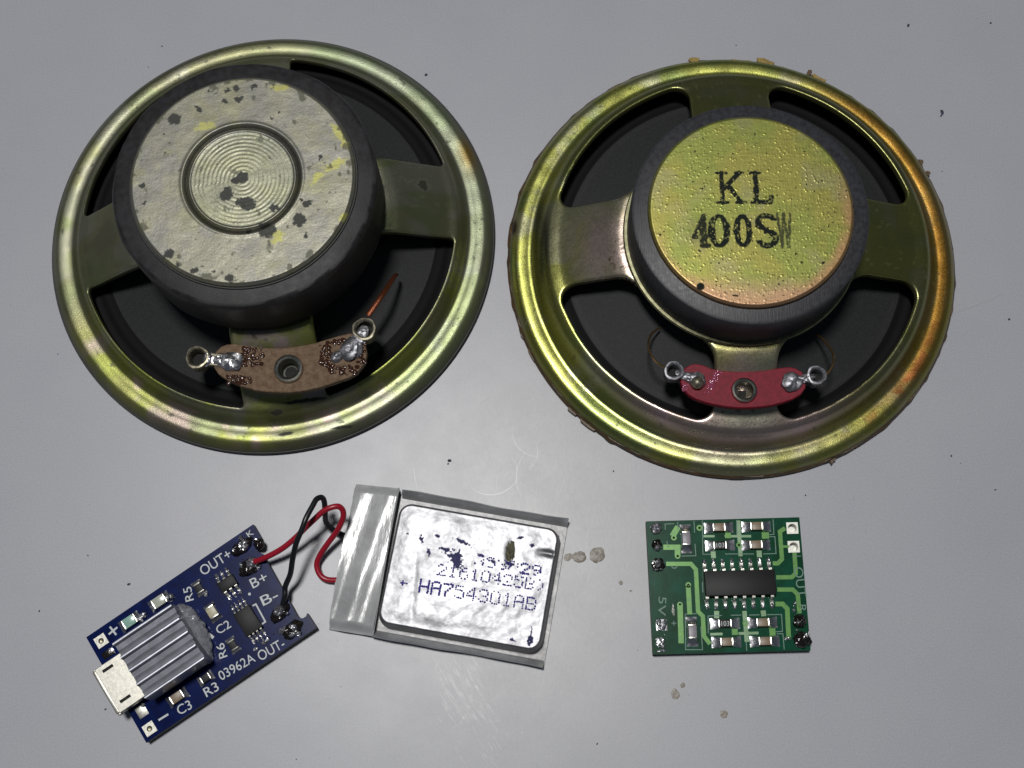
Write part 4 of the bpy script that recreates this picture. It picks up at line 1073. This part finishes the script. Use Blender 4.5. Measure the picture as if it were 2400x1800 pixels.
for k, (X, Y, rx, ry, h, an) in enumerate(((245, 1215, .42, .75, .5, .3), (300, 1225, .38, .8, .45, -.2), (262, 1270, .6, .3, .4, 0), (262, 1415, .75, .75, .35, 0), (270, 1450, .65, .28, .55, -.7), (275, 1500, .8, .2, .4, .1), (1815, 1330, .2, .4, .5, 0))):
    G.lump(X, Y, rx, ry, h, 120 + k, M_solder, ang=an, lump=.5)
sp = MB()
for i in range(80):
    X, Y = rng.choice([(212, 215), (225, 400), (235, 600), (1725, 1185), (1752, 1385), (1100, 1000), (1100, 985), (280, 1350), (1690, 1050)])
    c = G.L(X + rng.gauss(0, 45 if X != 1100 else 230), Y + rng.gauss(0, 40 if X != 1100 else 18)); r = rng.uniform(.04, .11)
    if abs(c[0]) < hx and abs(c[1]) < hy: sp.blob(c[0], c[1], GT, r, r, r * 1.6 + .08, i, .3, 0, 8, 3)
sp.build('solder_splashes', M_solder, gb, kind='stuff')

# ------------------------------------------------------------------ battery
c8 = lambda X, Y: (740 + X / 3.318, 1100 + Y / 3.318)
fp = board_frame([c8(305, 108), c8(1968, 380), c8(1775, 1568), c8(85, 1240)], .4)
bat = thing('pouch_battery', 'silver foil pouch battery with violet printed code and red and black leads', 'battery', (fp.o.x, fp.o.y, 0), fp.a)
l0, l1, l2, l3 = [fp.px(*c8(*p), z_) for p, z_ in (((660, 165), 2.3), ((1965, 385), 2.0), ((1775, 1545), 1.4), ((440, 1292), 1.6))]
bx0, bx1 = (l0[0] + l3[0]) / 2, (l1[0] + l2[0]) / 2; by0, by1 = (l2[1] + l3[1]) / 2, (l0[1] + l1[1]) / 2
PT = 4.0
k0, k1, k2, k3 = [fp.px(*c8(*p), PT - .6) for p in ((672, 262), (1885, 468), (1752, 1425), (478, 1190))]
px0, px1 = (k0[0] + k3[0]) / 2 - .35, (k1[0] + k2[0]) / 2 + .35; py0, py1 = (k2[1] + k3[1]) / 2 - .35, (k0[1] + k1[1]) / 2 + .3
NX, NY = 300, 230
gx = np.linspace(bx0, bx1, NX); gy = np.linspace(by0, by1, NY)
X, Y = np.meshgrid(gx, gy, indexing='ij')
def pouch_z(X, Y):
    cx, cy = (px0 + px1) / 2, (py0 + py1) / 2; hx_, hy_ = (px1 - px0) / 2, (py1 - py0) / 2; rc_ = 2.2
    qx, qy = np.abs(X - cx) - hx_ + rc_, np.abs(Y - cy) - hy_ + rc_
    d = np.hypot(np.maximum(qx, 0), np.maximum(qy, 0)) + np.minimum(np.maximum(qx, qy), 0) - rc_
    t = np.clip(-d / .65, 0, 1)
    z = .55 + (PT - .55) * (1 - (1 - t) ** 2.6) ** (1 / 1.6)
    u, v = (X - cx) / hx_, (Y - cy) / hy_
    ins = sst(0, 2.5, -d)
    z = z + ins * (.22 * (1 - u * u) * (1 - v * v))
    z = z + ins * (.30 * (fbm(X * .16, Y * .22, 91, 3) - .5) + .07 * (fbm(X * .7, Y * .7, 92, 2) - .5))
    z = z - ins * .05 * np.exp(-((X - px0 - 4.3 + .12 * (Y - cy)) / .5) ** 2) * sst(py1 - 4, py1 - 8, Y)
    z = z - sst(0, 1.2, -d) * .30 * np.exp(-((Y - (py1 - 4.2) - .10 * np.sin(X)) / .45) ** 2) * sst(px1 - 4, px1 - 1, X)
    z = z - ins * .25 * np.exp(-(((X - TX) / .5) ** 2 + ((Y - TY) / 1.4) ** 2))
    return z, d
TX, TY = fp.px(*c8(1512, 645), PT)
Z, D = pouch_z(X, Y)
col = np.tile(np.array([.27, .27, .28]), (X.size, 1)); xf, yf, df = X.ravel(), Y.ravel(), D.ravel()
col = mixc(col, (.20, .20, .21), sst(.4, .7, fbm(xf * .35, yf * .16, 93)))
met = np.full(xf.size, .88)
fl_ = sst(-.25, .1, df); col = mixc(col, (.20, .20, .20), fl_); met = met * (1 - fl_ * .55)
def smear(X0, Y0, rx, ry, rot, thr, seed):
    q = fp.px(*c8(X0, Y0), PT)
    g = gauss(xf, yf, q[0], q[1], rx, ry, rot)
    return sst(thr, thr + .04, g * .55 + fbm(xf * 3.0, yf * 3.0, seed, 3) * .75 + .07) * (g > .05)
ink = np.maximum.reduce([smear(1080, 690, 1.9, 1.1, -.7, .75, 94), smear(1110, 720, .5, 1.8, .1, .75, 95), smear(1150, 570, 1.6, .35, -.25, .76, 109), smear(820, 535, .35, .7, .5, .72, 96), smear(945, 520, .4, .3, 0, .70, 97), smear(880, 640, .35, .7, .3, .72, 98),
                         smear(1000, 620, .8, .35, .1, .72, 99), smear(1600, 530, .5, .25, .3, .70, 100), smear(1685, 590, .4, .3, 0, .70, 101), smear(1510, 735, .8, .4, 0, .72, 102), smear(1380, 720, .7, .35, -.2, .76, 103),
                         smear(720, 500, .5, .25, 0, .76, 104), smear(1290, 670, .7, .25, -.2, .76, 105), smear(1670, 1330, .45, .9, 0, .72, 106), smear(1680, 1250, .2, .9, 0, .74, 107), smear(1525, 1325, .6, .25, 0, .74, 108)])
col = mixc(col, (.02, .02, .07), ink); met = met * (1 - ink * .9)
i0 = np.arange(NX - 1)[:, None] * NY; j = np.arange(NY - 1)[None, :]
F = np.stack([i0 + j, i0 + NY + j, i0 + NY + j + 1, i0 + j + 1], -1).reshape(-1, 4)
V = np.stack([X, Y, Z], -1).reshape(-1, 3)
pouch = grid_mesh('pouch', V, F, np.concatenate([col, met[:, None]], 1), M_foil, bat, ang=60)
# folded side seams standing up along the two long edges
def seam(y, dz, dirn, x0, x1, name='side_seam'):
    b = MB(); n = 30; rows = []
    for k in range(n + 1):
        t = k / n; x = x0 + (x1 - x0) * t
        w = .10 * math.sin(7 * t) + .05 * math.sin(19 * t)
        zt = dz + .12 * math.sin(5 * t + 1)
        rows += [(x, y, .12), (x, y + dirn * (.10 + w), zt), (x, y + dirn * (.0 + w), zt + .10), (x, y - dirn * (.14 - w), zt), (x, y - dirn * 1.0, .6)]
    fs = [(k * 5 + i, (k + 1) * 5 + i, (k + 1) * 5 + i + 1, k * 5 + i + 1) for k in range(n) for i in range(4)]
    if dirn < 0: fs = [f[::-1] for f in fs]
    b.add(rows, fs)
    return b.build(name, M_foil2, bat)
M_foil2 = mat('seam_foil', (.80, .81, .83), .75, .30, var=.25, vscale=3, bumps=[('noise', 5, .3, .03, U1)])
seam(by1, 2.3, 1, bx0 + .2, bx1); seam(by0, 1.7, -1, bx0, bx1 - .1)
MB().box((bx0 + bx1) / 2, (by0 + by1) / 2, .1, .5, bx1 - bx0 - .3, by1 - by0 - .3).build('pouch_base', M_foil2, bat, smooth=False)
# tape over the tab end
t0, t1, t2, t3 = [Vector(fp.px(*c8(*p), 1.8)) for p in ((310, 108), (648, 148), (442, 1296), (88, 1240))]
NT, NL = 40, 120
s_, r_ = np.meshgrid(np.linspace(0, 1, NT), np.linspace(0, 1, NL), indexing='ij')
tx = (t0.x * (1 - s_) + t1.x * s_) * (1 - r_) + (t3.x * (1 - s_) + t2.x * s_) * r_
ty = (t0.y * (1 - s_) + t1.y * s_) * (1 - r_) + (t3.y * (1 - s_) + t2.y * s_) * r_
tx = tx + (s_ < .02) * (fbm(r_ * 14, r_ * 3, 5) - .5) * .5
tz = 1.9 + .5 * s_ - .28 * np.cos(r_ * math.pi * 2) * (1 - s_) + .30 * (fbm(s_ * 2.6 + 3, r_ * 2.2, 111, 2) - .5) + .22 * np.sin((s_ * 1.1 + r_ * .45) * 9) * (.4 + .6 * r_) - 1.0 * sst(.93, 1, r_) - .6 * sst(.06, 0, r_)
nv = NT * NL
tv = [(float(a), float(b), float(c)) for a, b, c in zip(tx.ravel(), ty.ravel(), tz.ravel())]
tf = [(i * NL + j + 1, (i + 1) * NL + j + 1, (i + 1) * NL + j, i * NL + j)[::-1] for i in range(NT - 1) for j in range(NL - 1)]
tp = MB(); tp.add(tv, [f[::-1] for f in tf])
tb0 = len(tp.v); tp.v += [(a, b, .3) for a, b, c in tv]
bd = [i * NL for i in range(NT)] + [(NT - 1) * NL + j for j in range(1, NL)] + [i * NL + NL - 1 for i in range(NT - 2, -1, -1)] + [j for j in range(NL - 2, -1, -1)]
for k in range(len(bd) - 1): tp.f.append((bd[k], bd[k + 1], tb0 + bd[k + 1], tb0 + bd[k]))
tape = tp.build('tab_tape', M_tape, bat, ang=60)
a, b_ = Vector(fp.px(*c8(645, 150), 2.4)), Vector(fp.px(*c8(440, 1290), 2.4))
MB().tube([(a.x, a.y + .1, 2.5), ((a.x + b_.x) / 2, (a.y + b_.y) / 2, 2.7), (b_.x, b_.y, 1.9)], .14, 8).build('tape_edge', M_tape, tape)
# torn mark
tr = MB(); poly = []
for i in range(22):
    t = 2 * math.pi * i / 22; poly.append((TX + (.80 + .10 * rng.random()) * math.cos(t) * (1 - .15 * math.sin(t)), TY + (1.85 + .15 * rng.random()) * math.sin(t)))
zt = float(pouch_z(np.array([TX]), np.array([TY]))[0][0])
tr.blob(TX, TY, zt - .05, .85, 1.95, .40, 7, .5, .12, 30, 7, 4.0); tr.build('torn_patch', M_tear, pouch)
# dot-matrix code
FONT = {'0': '0E11111111110E', '1': '040C040404040E', '2': '0E11010204081F', '3': '0E11010601110E', '4': '02060A121F0202', '5': '1F101E0101110E', '6': '06081E1111110E', '7': '1F010204080808',
        'H': '1111111F111111', 'A': '0E11111F111111', 'B': '1E11111E11111E', ')': '08040202020408', '9': '0E11110F01020C', '+': '0004041F040400'}
ik = MB()
def dots(txt, A, Bq, h, fade, heavy=0):
    a, b = Vector(fp.px(*c8(*A), PT)), Vector(fp.px(*c8(*Bq), PT)); d = b - a; n = len(txt); u = d.normalized(); v = Vector((-u.y, u.x)); pit_ = d.length / (n - .15)
    for i, ch in enumerate(txt):
        if ch == ' ': continue
        rows = [int(FONT[ch][k * 2:k * 2 + 2], 16) for k in range(7)]
        for r in range(7):
            for c_ in range(5):
                if rows[r] >> (4 - c_) & 1:
                    f = 0 if i < heavy else fade
                    if rng.random() < f: continue
                    q = a + u * (i * pit_ + c_ * pit_ * .70 / 4 + .15) + v * (h * (.5 - r / 6)) + Vector((rng.gauss(0, .025), rng.gauss(0, .025)))
                    z = float(pouch_z(np.array([q.x]), np.array([q.y]))[0][0]) + .06
                    rr = .19 if i < heavy else .15 * rng.uniform(.8, 1.15)
                    m_ = 8; vs = [(q.x + rr * math.cos(2 * math.pi * k / m_), q.y + rr * math.sin(2 * math.pi * k / m_), z) for k in range(m_)]
                    ik.add(vs, [tuple(range(m_))])
dots('HA754301AB', (805, 905), (1712, 1052), 1.75, .05, 3)
dots('21610425B)', (945, 778), (1785, 908), 1.55, .16)
dots('353029', (1235, 705), (1752, 790), 1.4, .40)
dots('29', (1590, 770), (1755, 792), 1.4, .05)
dots('+', (640, 880), (715, 888), .9, .1)
ik.build('printed_code', M_ink, pouch, smooth=False, kind='stuff')
# leads
def lead(pts, zs, m, r, name):
    tpv = [(*fp.px(u, v, z), z) for (u, v), z in zip(pts, zs)]
    return MB().tube(tpv, r, 16, smooth=10).build(name, m, bat)
red = [c5(835, 505), c5(880, 490), c5(1000, 440), c5(1150, 355), c5(1290, 240), c5(1400, 130), c5(1500, 35), c8(60, 325), c8(125, 295), c8(180, 290), c8(212, 325), c8(210, 385), c8(165, 480), c8(95, 575), c8(35, 665), c8(8, 740), c8(30, 815), c8(80, 855), c8(155, 862), c8(215, 850)]
rz_ = [2.6, 2.8, 3.4, 4.2, 5.0, 5.6, 6.2, 6.8, 7.0, 6.8, 6.2, 5.4, 4.2, 3.0, 2.0, 1.4, 1.1, 1.0, 1.1, 1.2]
lead(red, rz_, M_redw, .44, 'red_lead')
blk = [c5(1150, 985), c5(1175, 880), c5(1180, 780), c5(1235, 640), c5(1260, 480), c5(1300, 300), c5(1370, 130), c5(1410, 20), (733, 1185), (742, 1170), (754, 1166), (760, 1176), (762, 1200), c8(80, 410), c8(130, 465), c8(210, 510), c8(290, 535)]
bz_ = [2.4, 3.0, 3.4, 5.2, 7.0, 8.4, 9.2, 9.4, 9.0, 8.6, 8.0, 7.2, 6.0, 3.6, 2.2, 1.4, 1.3]
lead(blk, bz_, M_blackw, .42, 'black_lead')

# ------------------------------------------------------------------ marks on the table
dsp = lambda x, y: (x * 1.085, y * 1.085)
sp = MB()
for (x, y, r) in ((1962, 55, .35), (2140, 50, .2), (2035, 243, .45), (2033, 250, .25), (920, 162, .28), (971, 995, .3), (968, 1002, .18), (1590, 128 - 30, .12), (350, 100, .15), (320, 145, .12), (2055, 985, .16), (2150, 1058, .18), (1740, 1070, .14), (1290, 1607, .16), (85, 1320, .18),
                  (125, 765, .12), (1325, 1018, .15), (640, 1640, .1), (2180, 690, .2), (190, 1200, .12), (228, 1532, .2), (2035, 370, .1), (278, 1262, .3)):
    p_ = P(*dsp(x, y)); sp.blob(p_.x, p_.y, .0, r, r * rng.uniform(.5, .9), .12, int(x), .5, rng.random() * 3, 10, 3)
for i in range(60):
    p_ = P(rng.uniform(0, 2400), rng.uniform(0, 1800)); r = rng.uniform(.03, .09); sp.blob(p_.x, p_.y, 0, r, r * .6, .05, i, .5, rng.random() * 3, 8, 2)
sp.build('dirt_specks', M_speck, table, kind='stuff')
M_scr = mat('pale_scratches', (.50, .50, .52), 0.0, .36, var=.35, vscale=9)
M_scr2 = mat('faint_scratches', (.425, .43, .44), 0.0, .34, spec=.6)
def scratch_set(name, items, m):
    b = MB(); zz = .010
    for pts, w in items:
        L_ = [P(*q) for q in pts]; zz += .0004
        n = len(L_)
        for k in range(n - 1):
            a, c = L_[k], L_[k + 1]; d = (c - a); nn = Vector((-d.y, d.x, 0)).normalized()
            w0 = w * (.3 + .7 * math.sin(math.pi * (k + .05) / (n - .9 + 1e-6))); w1 = w * (.3 + .7 * math.sin(math.pi * min(k + 1.05, n - .95) / (n - .9 + 1e-6)))
            b.add([(a.x - nn.x * w0, a.y - nn.y * w0, zz), (c.x - nn.x * w1, c.y - nn.y * w1, zz), (c.x + nn.x * w1, c.y + nn.y * w1, zz), (a.x + nn.x * w0, a.y + nn.y * w0, zz)], [(0, 1, 2, 3)])
    return b.build(name, m, table, kind='stuff', smooth=False)
it = []
for i in range(80):
    t = rng.random(); x = 1010 + 95 * rng.random() + t * 30; y = 1530 + 12 * rng.random() + t * 130
    L_ = rng.uniform(15, 60); it.append(([(x, y), (x + L_ * .28, y + L_ * .5), (x + L_ * .62, y + L_)], rng.uniform(.03, .10)))
for i in range(26):
    x = rng.gauss(1140, 40); y = rng.gauss(1700, 40); L_ = rng.uniform(15, 60); it.append(([(x, y), (x + L_ * .3, y + L_ * .55), (x + L_ * .6, y + L_)], rng.uniform(.02, .06)))
scratch_set('scrape_marks', [(p_, w_ * 1.7) for p_, w_ in it], M_scr)
it = []
def arc(cx, cy, r, a0_, a1_, w, n=12): it.append(([(cx + r * math.cos(math.radians(a0_ + (a1_ - a0_) * k / n)), cy + r * math.sin(math.radians(a0_ + (a1_ - a0_) * k / n))) for k in range(n + 1)], w))
arc(1150, 1090, 70, 20, 130, .07); arc(1260, 1010, 60, 80, 190, .06); arc(1300, 1120, 90, 150, 230, .06); arc(1480, 1420, 200, 170, 215, .05); arc(1215, 1060, 45, -40, 60, .05); arc(1320, 1580, 120, 180, 250, .05)
for i in range(120):
    x = rng.gauss(1260, 130); y = rng.gauss(1130, 120) if i % 2 else rng.gauss(1560, 110); an = rng.gauss(-1.0, .8); L_ = rng.uniform(8, 60)
    bx = rng.uniform(-8, 8); it.append(([(x, y), (x + math.cos(an) * L_ / 2 + bx, y + math.sin(an) * L_ / 2), (x + math.cos(an) * L_, y + math.sin(an) * L_)], rng.uniform(.015, .045)))
for (x, y, x2, y2) in ((800, 300, 830, 640), (2350, 690, 2220, 740), (1790, 1150, 1800, 1130), (1060, 1460, 1030, 1510), (410, 1700, 420, 1640), (1540, 1560, 1640, 1570), (1300, 1180, 1330, 1100), (1280, 1030, 1225, 1130)):
    it.append(([(x, y), ((x + x2) / 2 + 3, (y + y2) / 2), (x2, y2)], .05))
scratch_set('hairline_scratches', [(p_, w_ * .8) for p_, w_ in it], M_scr2)
for k, (u, v, r, h) in enumerate(((1358, 1305, 1.05, .35), (1400, 1302, 1.25, .4), (1455, 1366, .35, .2), (1478, 1385, .2, .12), (1332, 1306, .7, .15), (1582, 1627, .8, .15), (1697, 1674, .7, .15), (1600, 1606, .4, .2))):
    p_ = P(u, v)
    b = MB(); b.blob(p_.x, p_.y, -.02, r, r * .85, h * .3, 130 + k, .35, k, 26, 7, 2.5); b.build('glue_spot', M_gluespot, table)
